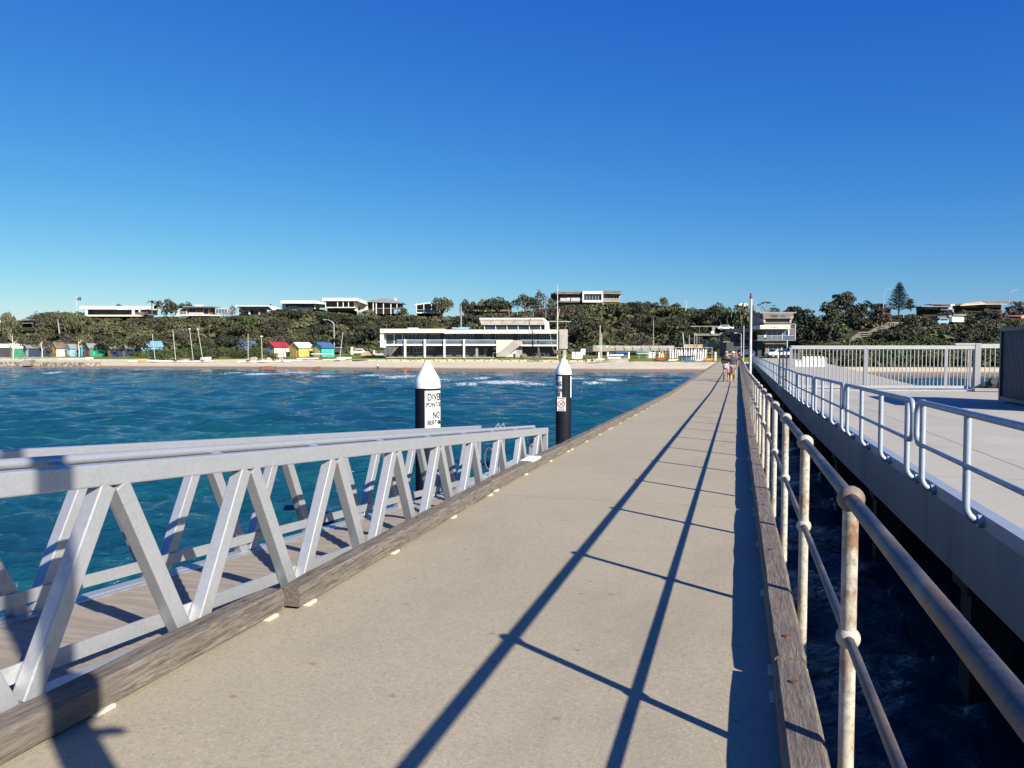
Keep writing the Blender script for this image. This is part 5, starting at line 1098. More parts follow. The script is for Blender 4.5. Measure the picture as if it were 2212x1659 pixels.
# scrub ground cover
def scrub():
    rs=np.random.RandomState(3); b=MB(); V=[];Fc=[]
    for k in range(7000):
        u=rs.uniform(-1.0,.9); s=rs.uniform(70,175) if u<.38 else rs.uniform(11,175)
        px=CX+u/cT*F
        if 1500<px<1722 and s<55: continue
        D=Dsh(u)+s
        if 1990<px<2105 and 205<D<248: continue
        p=gD(px,D); r=rs.uniform(1.0,2.0); hmax=zz(ceilF(px,D),D)-p.z
        if hmax<.6: continue
        r=min(r,hmax)
        n=16; d=rs.normal(size=(n,3)); d/=np.linalg.norm(d,axis=1)[:,None]; d[:,2]=abs(d[:,2])
        for i in range(n):
            q=Vector((p.x+d[i,0]*r*1.3,p.y+d[i,1]*r*1.3,p.z+d[i,2]*r*.9)); nn=(Vector(d[i])+Vector(rs.normal(size=3)*.5)).normalized(); t=nn.cross(Vector((.3,.2,1))).normalized(); w=nn.cross(t); a=rs.uniform(.3,.75)
            m=len(V); V.extend([q-t*a-w*a*.5,q+t*a-w*a*.6,q+t*a*.7+w*a*.8,q-t*a*.6+w*a*.7]); Fc.append((m,m+1,m+2,m+3))
    b.v=[tuple(x) for x in V]; b.f=Fc; b.m=[0]*len(Fc); b.build('hillside_scrub',M['leaf'],loc=(0,0,0),kind='stuff',label='dense low scrub covering the hillside between the trees',cat='scrub')
scrub()
# named skyline and foreground trees: (x centre, top y, base y, half width px, D, proto, label)
sky=[(20,671,700,20,262,1,'small round tree alone against the sky at the far left'),(84,671,690,20,266,4,'thin twisted tree right of the far left round one'),(130,670,692,24,264,3,'broad low tree below the sky left of the flagpole'),(165,671,690,22,262,0,'low tree directly below the flagpole'),
(250,655.5,680,25,310,2,'dark tree peeking over the long white flat roof'),(360,643.5,681,26,292,2,'large spreading tree right of the long white house'),(402,651,672,18,306,5,'dark tree behind the low dark roofed house'),(503,658,682,11,292,4,'small grey brown tree left of the swept roof house'),
(955,640,680,30,290,3,'spreading umbrella tree in front of the balcony house'),(1012,645,668,22,292,2,'flat dark tree right of the spreading umbrella tree'),(1075,640,676,30,286,5,'dense dark tree in front of the grey roofed house'),(1135,633,672,32,284,2,'tallest dark tree left of the signal mast'),(1170,624,650,20,296,4,'reddish brown rounded tree above the dark trees left of the mast'),(1045,645,672,16,288,0,'dark tree between two skyline trees behind the club roof'),
(870,664,690,18,288,6,'green bushy tree right of the hip roofed house'),(795,668,690,16,288,0,'scrubby tree below the hip roofed house columns'),(1190,642,664,10,290,1,'small tree beside the large three part house'),
(1372,650,674,26,268,5,'dark tree just right of the large three part house'),(1405,650,676,24,270,2,'dark tree between the three part house and the domed tree'),(1433,641,672,14,272,3,'domed dark tree standing highest right of the three part house'),(1458,653,680,14,266,5,'small dark tree right of the domed one'),(1498,663,690,16,262,0,'low dark tree at the dip of the skyline'),
(1545,652,690,26,250,5,'dark tree left of the rounded one behind the jetty end'),(1602,654,708,40,225,3,'large rounded tree behind the white pole'),(1570,660,705,24,228,2,'dense dark tree behind the white car on the hill road'),(1672,664,680,14,262,0,'low tree seen above the lookout building roof')]
for x,yt,yb,hw,D,i,lab in sky:
    H=TOP[i]; R=RAD[i]; z0=zz(yb,D); g=gD(x,D); z0=min(z0,g.z) if g.z>zz(yt,D)-25 and g.z<zz(yt,D)-1 else z0
    p=PP(x,D,z0); put_tree(i,p,hw/F*D/R,(zz(yt,D)-z0)/H,lab)
# big dark trees right of the lookout
def big_tree(x,yt,yb,hw,D,seed,leaf,label,n=46,size=.46,nl=60,name='cypress_tree',flat=.7):
    rs=np.random.RandomState(seed); R=hw/F*D; z0=zz(yb,D); H=zz(yt,D)-z0; p=PP(x,D,z0); t=thing(name,p,label=label,cat='tree'); lobes=[]
    for i in range(nl):
        a=rs.rand()*6.28; h=rs.rand(); w=math.sqrt(max(.04,1-(max(0,h-.25)/.78)**2)); q=rs.uniform(.4,1)*w; k=R*rs.uniform(.18,.3)
        lobes.append((math.cos(a)*q*(R-k*.6),math.sin(a)*q*(R-k*.6),H*(.08+.86*h)-k*.2,k,k,k*flat))
    b=MB(); b.tube([(0,0,-.8),(.1,0,H*.3),(0,.1,H*.62)],[.4,.33,.15],8)
    for l in lobes[:8]: b.tube([(0,0,H*.3),(l[0],l[1],l[2])],[.18,.05],5)
    b.build('trunk',M['trunk'],t,fix=False); b=MB(); leaf_cloud(b,lobes,n,size,rs); b.build('crown',M[leaf],t,fix=False); return t
for a in [(1742,664,748,34,186,21,'leafdark','dark dense tree immediately right of the lookout building'),(1790,650,752,40,192,22,'leafdark','tall dark tree second right of the lookout building'),(1822,629,742,44,216,23,'leafdark','tallest dark tree on the right hill with a lumpy crown',46,.46,80),(1868,646,742,30,216,24,'leafdark','dark tree leaning against the tallest one on its right'),(1765,690,762,38,172,25,'leafdark','dark lower tree filling the gap below the tall ones'),(1800,698,766,26,168,26,'leafdark','dark bushy tree below the tallest tree'),(1898,655,704,26,228,27,'leafdark','dark tree behind the street lamp on the right hill'),
 (1902,664,698,22,206,28,'leafbrown','rounded brownish tree left of the tall pine'),(1712,662,694,24,215,29,'leafdark','flat topped tree reaching left toward the lookout roof'),(2006,683,704,16,200,30,'leafbrown','clipped round brown bush tree between the two garages'),(2140,668,706,34,235,31,'leafbrown','broad brown tree on the right hill beyond the garage'),(2085,672,700,30,240,32,'leaf','green tree above the white garage'),(2195,652,700,30,262,33,'leafbrown','tall brown tree at the right edge of the hill'),(2045,676,692,26,262,34,'leafbrown','low brown tree above the carport'),(1966,645,668,10,300,35,'leafdark','small rounded tree right of the tall pine'),(1640,640,640,1,1,1,'leaf','')][:-1]:
    big_tree(*a)
# shrubs behind the gate
shr=None; rs0=random.Random(9)
def shrub_proto(seed,leaf):
    rs=np.random.RandomState(seed); t=thing('coastal_shrub'); lobes=[(rs.uniform(-.8,.8),rs.uniform(-.8,.8),rs.uniform(.5,1.5),rs.uniform(.6,.9),rs.uniform(.6,.9),rs.uniform(.6,.9)) for _ in range(8)]
    b=MB()
    for l in lobes: b.tube([(0,0,-.2),(l[0],l[1],l[2])],[.06,.02],5)
    b.build('stem',M['trunk'],t,fix=False); b=MB(); leaf_cloud(b,lobes,110,.22,rs,up=.2); b.build('foliage',M[leaf],t,fix=False); return t
sp=[shrub_proto(41,'leafgreen'),shrub_proto(42,'leaf'),shrub_proto(43,'leafgreen')]; su=set()
def put_shrub(p,sx,sz,label,group):
    i=rs0.randrange(3); src=sp[i] if i not in su else copy_tree(sp[i]); su.add(i); src.location=p; src.scale=(sx,sx,sz); src.rotation_euler=(0,0,rs0.uniform(0,6)); tag(src,label,'shrub',group)
k=0; sh=[]
while k<120:
    px=rs0.uniform(1728,2290); s=rs0.uniform(9.5,34); p=gp(px,s)
    if any((p.x-q.x)**2+(p.y-q.y)**2<2.2 for q in sh): continue
    sh.append(p); put_shrub(p,rs0.uniform(1.0,1.7),rs0.uniform(.9,1.5),'green coastal shrub in the thicket above the right hand beach','green shrubs above the right hand beach'); k+=1
k=0
while k<46:
    px=rs0.choice([rs0.uniform(330,470),rs0.uniform(380,560),rs0.uniform(280,600)]); s=rs0.uniform(34,66); p=gp(px,s)
    if any((p.x-q.x)**2+(p.y-q.y)**2<5 for q in sh): continue
    sh.append(p); put_shrub(p,rs0.uniform(1.0,1.9),rs0.uniform(.7,1.5),'green bush on the dune among the beached catamarans','green bushes around the beached catamarans'); k+=1
# palm crown and shade-giving specific plants
def palm(x,yt,yb,D,label):
    o=thing('palm_tree',P(x,yb,D),label=label,cat='palm'); h=zz(yt,D)-zz(yb,D); b=MB(); b.tube([(0,0,-1),(0,0,h*.8)],[.25,.16],6); b.build('trunk',M['trunk'],o,fix=False)
    b=MB(); rs=np.random.RandomState(2)
    for i in range(26):
        a=i*2.4; e=rs.uniform(.1,1.2); L=rs.uniform(1.6,2.4); d=Vector((math.cos(a),math.sin(a),0)); pts=[Vector((0,0,h*.8))+d*(L*t)+ZV*(L*(math.sin(e)*t-.55*t*t)) for t in np.linspace(0,1,5)]
        n=Vector((-d.y,d.x,0))
        for j in range(4): w0=.22*math.sin(math.pi*(j+.6)/5);w1=.22*math.sin(math.pi*(j+1.6)/5.4); b.add([pts[j]-n*w0,pts[j]+n*w0,pts[j+1]+n*w1,pts[j+1]-n*w1],[(0,1,2,3)])
    b.build('fronds',M['leafgreen'],o,fix=False)
palm(330,648,672,290,'small palm at the left of the large spreading tree on the hill')
palm(776,664,680,288,'small palm between the white house and the hip roofed house')
# Norfolk pine
def pine():
    D=245; p=P(1940,676,D); t=thing('norfolk_pine',p,label='tall symmetrical tiered pine on the right skyline',cat='tree'); H=zz(609.5,D)-p.z; rs=np.random.RandomState(8)
    MB().tube([(0,0,-5),(0,0,0),(0,0,H)],[.32,.28,.03],8).build('trunk',M['trunk'],t,fix=False); b=MB(); z=H*.1; k=0
    while z<H*.985:
        f=(z-H*.1)/(H*.9); R=3.95*(1-f)**.85+.15; nb=7 if f<.85 else 5
        for j in range(nb):
            a=j*2*math.pi/nb+k*.5+rs.uniform(-.15,.15); d=Vector((math.cos(a),math.sin(a),0)); n=Vector((-d.y,d.x,0)); L=R*rs.uniform(.88,1.08)
            pts=[Vector((0,0,z))+d*L*q+ZV*(L*(.10*q+.12*q*q)) for q in np.linspace(0,1,6)]; b.tube(pts,[.06,.05,.04,.03,.02,.01],4)
            for i in range(int(20+L*20)):
                q=rs.uniform(.12,1); c=pts[0].lerp(pts[-1],q); s=.28+.16*rs.rand(); sd=n*rs.choice([-1,1])*rs.uniform(.1,.42)+ZV*rs.uniform(-.04,.2)+d*.1
                b.add([c,c+d*s*.35,c+sd+d*s*.3,c+sd-d*s*.15],[(0,1,2,3)])
        z+=max(.34,H*.052*(1-f*.45)); k+=1
    b.build('foliage',M['leafdark'],t,fix=False)
pine()
def umbrella_tree():
    D=235; t=thing('umbrella_tree',P(1652,684,D),label='thin flat topped umbrella tree above the lookout building',cat='tree'); q=lambda x,y:tuple(P(x,y,D)-t.location)
    b=MB()
    for pts in ([(1652,684),(1645,672),(1638,659)],[(1652,684),(1650,668),(1646,655)],[(1652,684),(1654,668),(1656,655)],[(1652,684),(1660,670),(1662,656)],[(1650,670),(1644,662),(1641,656)],[(1655,672),(1664,668),(1670,663)]):
        b.tube([q(*p) for p in pts],[.14,.09,.04],5)
    b.build('trunk',M['trunk'],t,fix=False); b=MB(); rs=np.random.RandomState(4)
    lobes=[(*q(x,y),r,.9,.28) for x,y,r in ((1638.5,658.5,.45),(1645,655,.6),(1650,653.8,.7),(1656,654,.7),(1661,655,.5),(1670,661,.5),(1668,667,.8),(1676,669,.8))]
    leaf_cloud(b,lobes,90,.3,rs); b.build('crown',M['leafdark'],t,fix=False)
umbrella_tree()
def dead_tree(x,yt,yb,D,label,seed,h2=1):
    rs=np.random.RandomState(seed); t=thing('dead_tree',P(x,yb,D),label=label,cat='dead tree'); H=zz(yt,D)-zz(yb,D); b=MB(); b.tube([(0,0,-1),(.2,0,H*.4),(-.1,0,H*.7),(.15,0,H)],[.16,.12,.08,.03],6)
    for i in range(9):
        z=H*rs.uniform(.3,.85); a=rs.rand()*6.28; L=H*.3*rs.uniform(.5,1); b.tube([(0,0,z),(math.cos(a)*L*.5,math.sin(a)*L*.5,z+L*.4),(math.cos(a)*L*.8,math.sin(a)*L*.8,z+L)],[.05,.035,.01],4)
    b.build('bare_branches',M['cream'] if h2 else M['trunk'],t,fix=False)
dead_tree(1480,646,672,262,'bare white dead tree on the skyline',3)
for i,(x,yt,yb,D) in enumerate([(28,720,768,222),(90,738,768,224),(170,735,770,224),(430,693,722,262),(452,690,720,264),(245,718,745,236)]):
    dead_tree(x,yt,yb,D,['pale twisted trunk at the left edge beside the beige box','pale leaning trunk left of the sunburst box','pale forked trunk between mural and green boxes','bare grey branches in the scrub above the catamarans, left one','bare grey branches in the scrub above the catamarans, right one','bare twig tree above the blue boxes'][i],i+5,i<3)
# ------------------------------------------------------------------ vehicles
def vehicle(name,p,yaw,L,colr,label,kind='suv',cat='car'):
    o=thing(name,p,label=label,cat=cat); ax=RV*math.cos(yaw)+HV*math.sin(yaw); ay=-RV*math.sin(yaw)+HV*math.cos(yaw); W=1.8
    q=lambda a,b_,z:p+ax*a+ay*b_+ZV*z
    if kind=='ute': body=[(-L/2,.45),(-L/2,.95),(-L*.44,1.05),(-L*.23,1.12),(-L*.08,1.62),(L*.1,1.68),(L*.14,1.12),(L/2,1.12),(L/2,.5)]; win=[(-L*.19,1.15),(-L*.07,1.55),(L*.09,1.6),(L*.1,1.15)]
    elif kind=='van': body=[(-L/2,.4),(-L/2,1.0),(-L*.36,1.15),(-L*.24,1.8),(L*.42,1.85),(L/2,1.2),(L/2,.4)]; win=[(-L*.3,1.15),(-L*.22,1.65),(L*.38,1.7),(L*.4,1.15)]
    else: body=[(-L/2,.4),(-L/2,.9),(-L*.27,1.02),(-L*.14,1.5),(L*.28,1.55),(L*.44,1.05),(L/2,.95),(L/2,.4)]; win=[(-L*.22,1.03),(-L*.12,1.42),(L*.26,1.46),(L*.36,1.05)]
    MB().ext([q(a,-W/2,z) for a,z in body],ay*W).build('body',M[colr],o,bevel=.06)
    b=MB(); b.ext([q(a,-W/2-.015,z) for a,z in win],ay*(W+.03)); b.build('side_window',M['glass'],o)
    a0,z0=win[0]; MB().ext([q(a0-.25,-W*.42,z0-.02),q(a0-.25,W*.42,z0-.02),q(a0+.12,W*.42,z0+.42),q(a0+.12,-W*.42,z0+.42)],ZV*.03-ax*.04).build('windscreen',M['glass'],o)
    for sx in (-.31,.31):
        for sy in (-1,1): w=MB().cyl(q(L*sx,sy*W*.42,.34),q(L*sx,sy*W*.53,.34),.34,n=16).build('wheel',M['black'],o); MB().cyl(q(L*sx,sy*W*.5,.34),q(L*sx,sy*W*.54,.34),.19,n=10).build('rim',M['metal'],w)
    for sy in (-1,1): MB().box(q(-L/2-.01,sy*W*.36,.78),(.2,.2,.16)).build('headlight',M['signwhite'],o)
    MB().box(q(-L/2,0,.5),(.5,.5,.15),Matrix.Rotation(PS+yaw,3,'Z')).build('bumper',M['black'],o)
    return o
def gpt(x,y,D): return P(x,y,D)
vehicle('utility_truck',P(1679,771.5,163),.25,4.9,'cap','white utility truck parked in front of the lookout building','ute','truck')
vehicle('parked_car',P(1567,713.5,222),2.9,4.4,'cap','white car on the hill road among dark trees','suv')
vehicle('parked_car',P(2031,701.5,214),.2,3.6,'lightblue','blue and white van parked in front of the carport','van','van')
vehicle('parked_car',P(1978,697.2,226),.1,3.6,'palegrey','pale car parked by the left carport on the right hill','suv')
vehicle('parked_car',P(725,764,230),.3,4.3,'black','black car parked right of the turquoise bathing box','suv')
vehicle('parked_car',P(774,766,228),.2,4.3,'cap','white car parked left of the clubhouse','suv')
vehicle('parked_car',P(745,764.5,236),2.8,4.2,'darkblue','dark blue car behind the leaning mast right of the turquoise box','suv')
vehicle('parked_car',P(1610,770,166),.4,4.2,'darkblue','dark car parked behind the curved lamp pole at the jetty end','suv')
comp('car_park_wall','white posts and rail wall beside the parked cars left of the clubhouse','wall',222,r2,[('wall','palegrey',1680,1795,737,743,0,.2),('post','palegrey',1680,1690,737,770,0,.3),('post','cream',1882,1908,735,820,0,.5),('rail','cream',1905,2015,752,758,0,.2),('post','cream',2125,2145,772,830,0,.5),('rail','palegrey',2150,2300,805,832,.5,.3),('sand_pile','tan',[(1985,830),(2010,795),(2060,780),(2100,815),(2110,832)],.5,2)])
# boulders
for x,y,r,lab in ((1434.5,752,0,''),): pass
def rock(t,x,y,r,s,label,m='timber_far'):
    px,py=T(t,x,y); p=gp(px,s); b=MB(); b.sph(p+ZV*r*.5,r,(1,.9,.8),10); rs=np.random.RandomState(int(x)); b.v=[tuple(np.array(v)+rs.normal(size=3)*r*.07) for v in b.v]; b.build('boulder',M[m],label=label,cat='rock')
rock(r3,1830,850,.95,44,'round brown boulder in front of the clubhouse','brown')
rock(r2,820,910,1.0,30,'boulder group on the dune edge, left','tan'); rock(r2,985,915,.9,30,'boulder group on the dune edge, middle','tan'); rock(r2,1120,915,.9,30,'boulder group on the dune edge, right','tan')
comp('drum_pair','blue and black upright drums beside the clubhouse stair','drum',197,r3,[('drum','blue',1690,1715,808,852,0,.5),('drum','black',1718,1742,808,852,.1,.5),('lid','white',1696,1710,815,845,-.1,.1)])
comp('white_marker','small white marker box at the beach edge','marker',189,r3,[('box','white',1468,1505,873,902,-.5,.5),('window','black',1480,1486,880,895,-.6,.1)])
# ------------------------------------------------------------------ people and dog
def skin_mesh(J,E_,sub=1,root=0):
    me=bpy.data.meshes.new('s'); me.from_pydata([j[0] for j in J],E_,[]); o=bpy.data.objects.new('s',me); COL.objects.link(o)
    sm=o.modifiers.new('k','SKIN'); sm.use_smooth_shade=True
    for i,j in enumerate(J):
        r=j[1]; me.skin_vertices[0].data[i].radius=(r,r) if not isinstance(r,tuple) else r; me.skin_vertices[0].data[i].use_root=(i==root)
    if sub: ss=o.modifiers.new('u','SUBSURF'); ss.levels=sub; ss.render_levels=sub
    bpy.context.view_layer.update(); m2=bpy.data.meshes.new_from_object(o.evaluated_get(bpy.context.evaluated_depsgraph_get()))
    v=[tuple(p.co) for p in m2.vertices]; f=[tuple(p.vertices) for p in m2.polygons]; bpy.data.objects.remove(o); bpy.data.meshes.remove(me); bpy.data.meshes.remove(m2); return v,f
def chain(*names_): return names_
def person(pos,rz,h,pose,skin='skin',top='navy',bottom='pink',shoe='black',hat=None,hair='hair',label='',long_top=False,long_leg=False,extra=None):
    k=h/1.75; o=thing('person',pos,rz,label=label,cat='person'); J={}
    base=dict(pel=((0,0,.95),(.15,.11)),spi=((0,0,1.12),(.14,.1)),che=((0,-.01,1.33),(.17,.115)),nk=((0,-.01,1.49),.055),hd=((0,-.03,1.58),.075),hm=((0,-.035,1.66),(.082,.095)),ht=((0,-.03,1.735),.062),
      lsh=((.17,0,1.41),.058),lel=((.24,.02,1.13),.043),lwr=((.25,-.06,.88),.03),rsh=((-.17,0,1.41),.058),rel=((-.24,.02,1.13),.043),rwr=((-.25,-.06,.88),.03),
      lhp=((.09,0,.88),.095),lkn=((.1,-.03,.5),.058),lan=((.1,.03,.09),.036),lft=((.11,-.13,.035),.036),rhp=((-.09,0,.88),.095),rkn=((-.1,-.03,.5),.058),ran=((-.1,.03,.09),.036),rft=((-.11,-.13,.035),.036))
    for a,p in pose.items(): base[a]=(p,base[a][1])
    names=list(base); L=[(tuple(c*k for c in base[n][0]),tuple(c*k for c in base[n][1]) if isinstance(base[n][1],tuple) else base[n][1]*k) for n in names]; ix={n:i for i,n in enumerate(names)}
    ed=[('pel','spi'),('spi','che'),('che','nk'),('nk','hd'),('hd','hm'),('hm','ht'),('che','lsh'),('lsh','lel'),('lel','lwr'),('che','rsh'),('rsh','rel'),('rel','rwr'),('pel','lhp'),('lhp','lkn'),('lkn','lan'),('lan','lft'),('pel','rhp'),('rhp','rkn'),('rkn','ran'),('ran','rft')]
    E_=[(ix[a],ix[b_]) for a,b_ in ed]
    for s in 'lr':
        w=Vector(base[s+'wr'][0]);el=Vector(base[s+'el'][0]); d=(w-el).normalized(); sd=d.cross(Vector((0,1,.2))).normalized()*(1 if s=='l' else -1); n=d.cross(sd)
        pi=len(L); L.append((tuple((w+d*.05)*k),(.036*k,.02*k))); E_.append((ix[s+'wr'],pi))
        for q,(off,ln) in enumerate(((-.03,.065),(-.01,.08),(.01,.075),(.028,.055))):
            a=w+d*.09+sd*off; L.append((tuple(a*k),.011*k)); E_.append((pi,len(L)-1)); L.append((tuple((a+d*ln*.6+n*.012)*k),.009*k)); E_.append((len(L)-2,len(L)-1)); L.append((tuple((a+d*ln*.9+n*.035)*k),.008*k)); E_.append((len(L)-2,len(L)-1))
        L.append((tuple((w+d*.03-sd*.045)*k),.012*k)); E_.append((pi,len(L)-1)); L.append((tuple((w+d*.07-sd*.06)*k),.01*k)); E_.append((len(L)-2,len(L)-1))
    v,f=skin_mesh(L,E_,1,ix['pel']); b=MB(); b.add(v,f)
    bd=b.build('body',M[skin],o,fix=False,smooth=True)
    hm=Vector(base['hm'][0])*k; b=MB(); b.sph(hm+Vector((0,-.098,-.02))*k,.017*k,(.8,1.2,1.3),6)
    for s in (-1,1): b.sph(hm+Vector((s*.088,.005,-.01))*k,.022*k,(.5,1,1.4),6)
    b.build('face_features',M[skin],o,fix=False); b=MB()
    for s in (-1,1): b.sph(hm+Vector((s*.032,-.09,.01))*k,.011*k,n=6)
    b.beam(hm+Vector((-.025,-.094,-.055))*k,hm+Vector((.025,-.094,-.055))*k,.008,.008); b.build('eyes_and_mouth',M['ink'],o,fix=False)
    g=lambda nm,r:(tuple(c*k for c in base[nm][0]),tuple(c*k for c in r) if isinstance(r,tuple) else r*k)
    # top
    w=lambda a,b_,t:tuple(Vector(base[a][0]).lerp(Vector(base[b_][0]),t))
    TJ=[g('pel',(.185,.14)),g('spi',(.18,.135)),g('che',(.2,.145)),(tuple(c*k for c in w('che','nk',.8)),.075*k),g('lsh',.078),g('lel',.062),(tuple(c*k for c in w('lel','lwr',.85)),.048*k),g('rsh',.078),g('rel',.062),(tuple(c*k for c in w('rel','rwr',.85)),.048*k)]
    te=[(0,1),(1,2),(2,3),(2,4),(4,5),(5,6),(2,7),(7,8),(8,9)]
    if long_top: TJ.append(((0,.01,.62*k),(.2*k,.15*k))); te.append((0,10))
    v,f=skin_mesh(TJ,te,1,0); b=MB(); b.add(v,f); b.build('jacket',M[top],o,fix=False,smooth=True)
    kn=1.0 if long_leg else .55
    BJ=[g('pel',(.165,.13)),g('lhp',.115),(tuple(c*k for c in w('lhp','lkn',kn)),.09*k if not long_leg else .075*k),g('rhp',.115),(tuple(c*k for c in w('rhp','rkn',kn)),.09*k if not long_leg else .075*k)]; be=[(0,1),(1,2),(0,3),(3,4)]
    if long_leg:
        BJ+= [(tuple(c*k for c in w('lkn','lan',.9)),.055*k),(tuple(c*k for c in w('rkn','ran',.9)),.055*k)]; be+=[(2,5),(4,6)]
    v,f=skin_mesh(BJ,be,1,0); b=MB(); b.add(v,f); b.build('trousers' if long_leg else 'shorts',M[bottom],o,fix=False,smooth=True)
    for s in 'lr':
        v,f=skin_mesh([g(s+'an',.05),(tuple(c*k for c in w(s+'an',s+'ft',.1)[:2])+(.045*k,),.05*k),g(s+'ft',.045)],[(0,1),(1,2)],1,0); b=MB(); b.add(v,f); b.build('shoe',M[shoe],o,fix=False,smooth=True)
    b=MB(); b.sph(hm+Vector((0,.012,.022))*k,.098*k,(.95,1.05,1.0),14); b.v=[p for p in b.v]
    if hat:
        b.v=[(x,y,max(z,hm.z+.01*k)) for x,y,z in b.v]; b.ext([hm+Vector(q)*k for q in ((-.07,-.07,.025),(.07,-.07,.025),(.05,-.17,.01),(-.05,-.17,.01))],(0,0,.012)); b.build('cap',M[hat],o,fix=False,smooth=False)
        b=MB(); b.sph(hm+Vector((0,.03,-.02))*k,.09*k,(.95,.85,.95),12); b.build('hair',M[hair],o,fix=False,smooth=True)
    else:
        b.v=[(x,y if z>hm.z+.03*k else max(y,hm.y-.02),z) for x,y,z in b.v]; b.build('hair',M[hair],o,fix=False,smooth=True)
    return o
M['floral']=mat('floral_shorts',(.75,.25,.5),(.35,.4,.75),14,st=(.42,.55))
rz0=PS*0
pa=person((-.66,47.3,zd(47)),.12,1.79,dict(hm=(0,-.06,1.655),ht=(0,-.045,1.73),lel=(.23,-.12,1.2),lwr=(.12,-.24,1.38),rel=(-.25,.02,1.14),rwr=(-.16,-.2,.98),lkn=(.11,-.1,.5),lan=(.1,-.05,.1),lft=(.11,-.2,.035),rkn=(-.1,.02,.5),ran=(-.12,.12,.1),rft=(-.12,-.03,.035)),top='black',bottom='floral',hat='khaki',label='person in a navy hoodie, tan cap and pink patterned shorts walking up the jetty')
b=MB(); b.sph(Vector(pa.location)+Vector((-.0,-.26,1.0)),.075,(1.4,.8,.8),10); b.build('hand_bag',M['white'],label='small white item held at the waist by the person in pink shorts',cat='bag')
person((-.27,49.2,zd(47)),.0,1.76,dict(lkn=(.1,.0,.5),lan=(.1,.1,.1),lft=(.1,-.05,.035),rkn=(-.1,-.1,.5),ran=(-.1,-.06,.09),rft=(-.11,-.21,.035)),top='denim',bottom='khaki',shoe='palegrey',hat='white',long_leg=True,label='person in a white cap and long blue grey coat walking behind the tan dog',long_top=True)
person((-.55,62.,zd(60)),.1,1.74,{},top='black',bottom='darkblue',hat='black',long_leg=True,label='person in black, mostly hidden behind the two nearest walkers')
p4=person((-.2,92.,zd(60)),.0,1.72,dict(lel=(.22,-.1,1.2),lwr=(.05,-.22,1.2),rel=(-.22,-.1,1.2),rwr=(-.05,-.25,1.15)),top='red',bottom='denim',hair='hair',label='farther person in a pink red hoodie and denim shorts beside the rail')
person((.02,89.,zd(60)),.0,1.15,dict(),top='darkblue',bottom='denim',hair='hair',label='small child in dark blue walking beside the farther person in pink')
person((-.95,75.,zd(60)),.05,1.74,{},top='palegrey',bottom='navy',hat='navy',long_leg=True,label='person in grey farthest left in the group, behind the tan capped walker')
bw=gD(815.6,156.5)
person((bw.x,bw.y,bw.z),1.9,1.75,dict(lkn=(.1,-.2,.52),lan=(.1,-.18,.12),lft=(.1,-.32,.08),rkn=(-.1,.12,.5),ran=(-.1,.36,.14),rft=(-.1,.3,.04),lwr=(.2,-.3,1.0),rwr=(-.22,.2,.95)),top='white',bottom='black',long_leg=True,hat='tan',label='person in a white top and dark trousers striding along the beach')
pc=gD(1492.6,198); 
cw=gD(1491.5,197)
q=gp(T(r3,2003,0)[0],43)
person((q.x,q.y,q.z),.4,1.75,dict(),top='black',bottom='black',long_leg=True,label='person in dark clothes standing on the lawn by the slim purple canoe')
# dog
def dog(pos,rz,label):
    o=thing('dog',pos,rz,label=label,cat='dog'); L=[((0,.32,.5),(.1,.12)),((0,.1,.5),(.105,.13)),((0,-.14,.5),(.12,.17)),((0,-.27,.62),(.085,.1)),((0,-.33,.76),(.075,.085)),((0,-.39,.8),(.07,.07)),((0,-.52,.76),(.038,.036)),((0,-.58,.745),(.03,.028)),
      ((.08,-.2,.42),.055),((.085,-.22,.24),.032),((.085,-.21,.06),.026),((.085,-.26,.03),.03),((-.08,-.2,.42),.055),((-.085,-.24,.26),.032),((-.085,-.3,.1),.026),((-.085,-.34,.06),.03),
      ((.09,.32,.42),.075),((.09,.26,.27),.045),((.09,.4,.2),.03),((.09,.37,.04),.026),((.09,.32,.03),.03),((-.09,.32,.42),.075),((-.09,.3,.27),.045),((-.09,.44,.22),.03),((-.09,.44,.05),.026),((-.09,.39,.03),.03),((0,.45,.55),.035),((0,.6,.62),.04),((0,.72,.72),.02)]
    E_=[(0,1),(1,2),(2,3),(3,4),(4,5),(5,6),(6,7),(2,8),(8,9),(9,10),(10,11),(2,12),(12,13),(13,14),(14,15),(0,16),(16,17),(17,18),(18,19),(19,20),(0,21),(21,22),(22,23),(23,24),(24,25),(0,26),(26,27),(27,28)]
    v,f=skin_mesh(L,E_,1,1); b=MB(); b.add(v,f); b.build('body',M['fur'],o,fix=False,smooth=True)
    for s in (-1,1):
        b=MB(); b.sph((s*.075,-.37,.79),.05,(.4,.8,1.3),8); b.build('ear',mat('ear_fur%d'%s,(.36,.2,.09)),o,fix=False,smooth=True)
    b=MB(); b.sph((0,-.605,.755),.018,n=8); b.sph((.03,-.455,.815),.011,n=6); b.sph((-.03,-.455,.815),.011,n=6); b.build('nose_and_eyes',M['ink'],o,fix=False)
    b=MB(); ring=[(.1*math.cos(a),-.3+.085*math.sin(a),.68+.03*math.sin(a)) for a in np.linspace(0,6.283,15)]; b.tube(ring,.012,6); b.build('collar',M['red'],o,fix=False); return o
dg=dog((-.3,46.5,zd(46)),.08,'large tan dog on a lead walking ahead of the person in the white cap'); dg.scale=(1.08,1.08,1.08)
MB().tube([Vector((-.3,46.2,zd(46)+.8)),Vector((-.42,47.6,zd(46)+.78)),Vector((-.5,48.9,zd(46)+.9))],.012,6).build('dog_lead',M['black'],label='thin dark lead running from the tan dog to its walker',cat='lead')
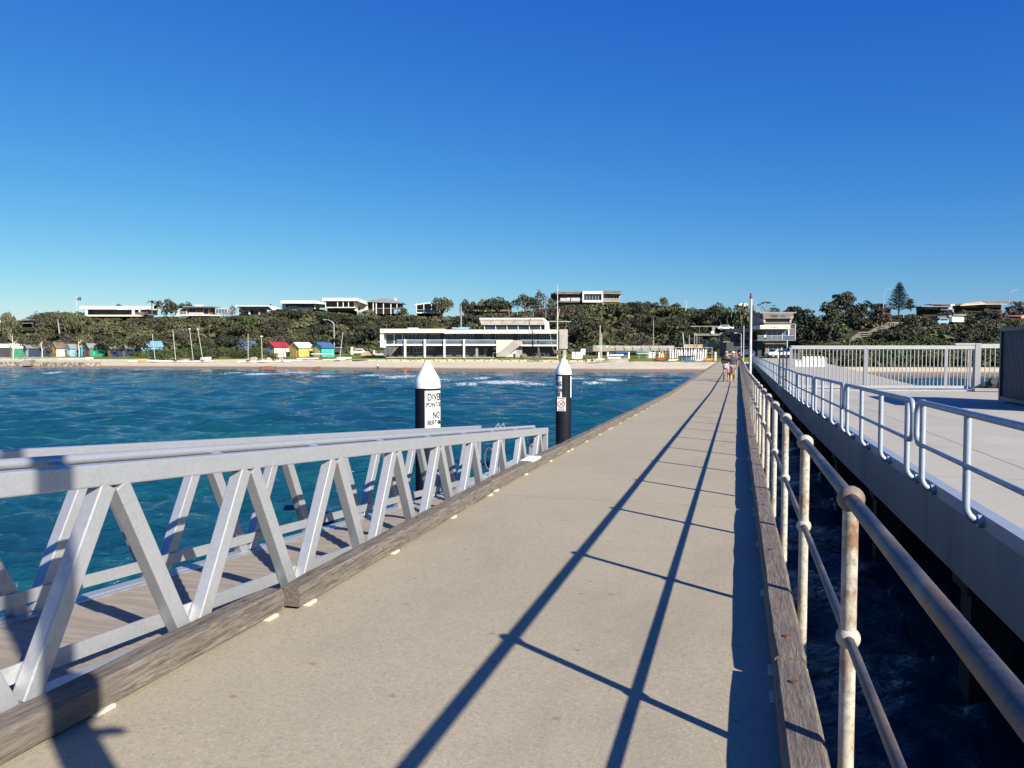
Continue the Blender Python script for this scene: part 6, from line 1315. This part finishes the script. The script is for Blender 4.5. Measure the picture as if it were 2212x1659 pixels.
# ------------------------------------------------------------------ light, sky, camera
SUN=Vector((1.475,-1.0,1.0)).normalized()
w=bpy.data.worlds.new('World'); S.world=w; w.use_nodes=True; nt=w.node_tree; bg=nt.nodes['Background']
sk=nt.nodes.new('ShaderNodeTexSky'); sk.sky_type='NISHITA'; sk.sun_disc=False; sk.sun_elevation=math.asin(SUN.z); sk.sun_rotation=math.atan2(SUN.x,SUN.y)
sk.air_density=1.0; sk.dust_density=.2; sk.ozone_density=6; sk.altitude=0
STR=.066
sp=nt.nodes.new('ShaderNodeSeparateColor'); cb_=nt.nodes.new('ShaderNodeCombineColor'); nt.links.new(sk.outputs[0],sp.inputs[0])
for ch,(g,a) in enumerate(((1.675,1.218),(1.159,.857),(.481,.655))):   # deep clear-day colour balance of the sky
    m0=nt.nodes.new('ShaderNodeMath'); m0.operation='MULTIPLY'; m0.inputs[1].default_value=.08; nt.links.new(sp.outputs[ch],m0.inputs[0])
    m1=nt.nodes.new('ShaderNodeMath'); m1.operation='POWER'; m1.inputs[1].default_value=g; nt.links.new(m0.outputs[0],m1.inputs[0])
    m2=nt.nodes.new('ShaderNodeMath'); m2.operation='MULTIPLY'; m2.inputs[1].default_value=a/.08; nt.links.new(m1.outputs[0],m2.inputs[0]); nt.links.new(m2.outputs[0],cb_.inputs[ch])
nt.links.new(cb_.outputs[0],bg.inputs['Color']); bg.inputs['Strength'].default_value=STR
L=bpy.data.lights.new('Sun','SUN'); L.energy=5.0; L.angle=math.radians(.55); L.color=(1,.91,.78)
lo=bpy.data.objects.new('Sun',L); COL.objects.link(lo); lo.rotation_euler=SUN.to_track_quat('Z','Y').to_euler(); lo.location=(20,-15,40)
cam=bpy.data.cameras.new('Camera'); cam.sensor_width=36; cam.sensor_fit='HORIZONTAL'; cam.lens=F/2212*36; cam.clip_start=.05; cam.clip_end=6000
co=bpy.data.objects.new('Camera',cam); COL.objects.link(co); co.location=(0,0,CAMZ)
co.rotation_euler=(math.pi/2-TH,0,PS); S.camera=co
S.view_settings.view_transform='Standard'; S.view_settings.look='None'; S.view_settings.gamma=1; S.view_settings.use_curve_mapping=False
S.view_settings.exposure=.93
S.render.engine='CYCLES'; S.cycles.max_bounces=6; S.cycles.caustics_reflective=False; S.cycles.caustics_refractive=False
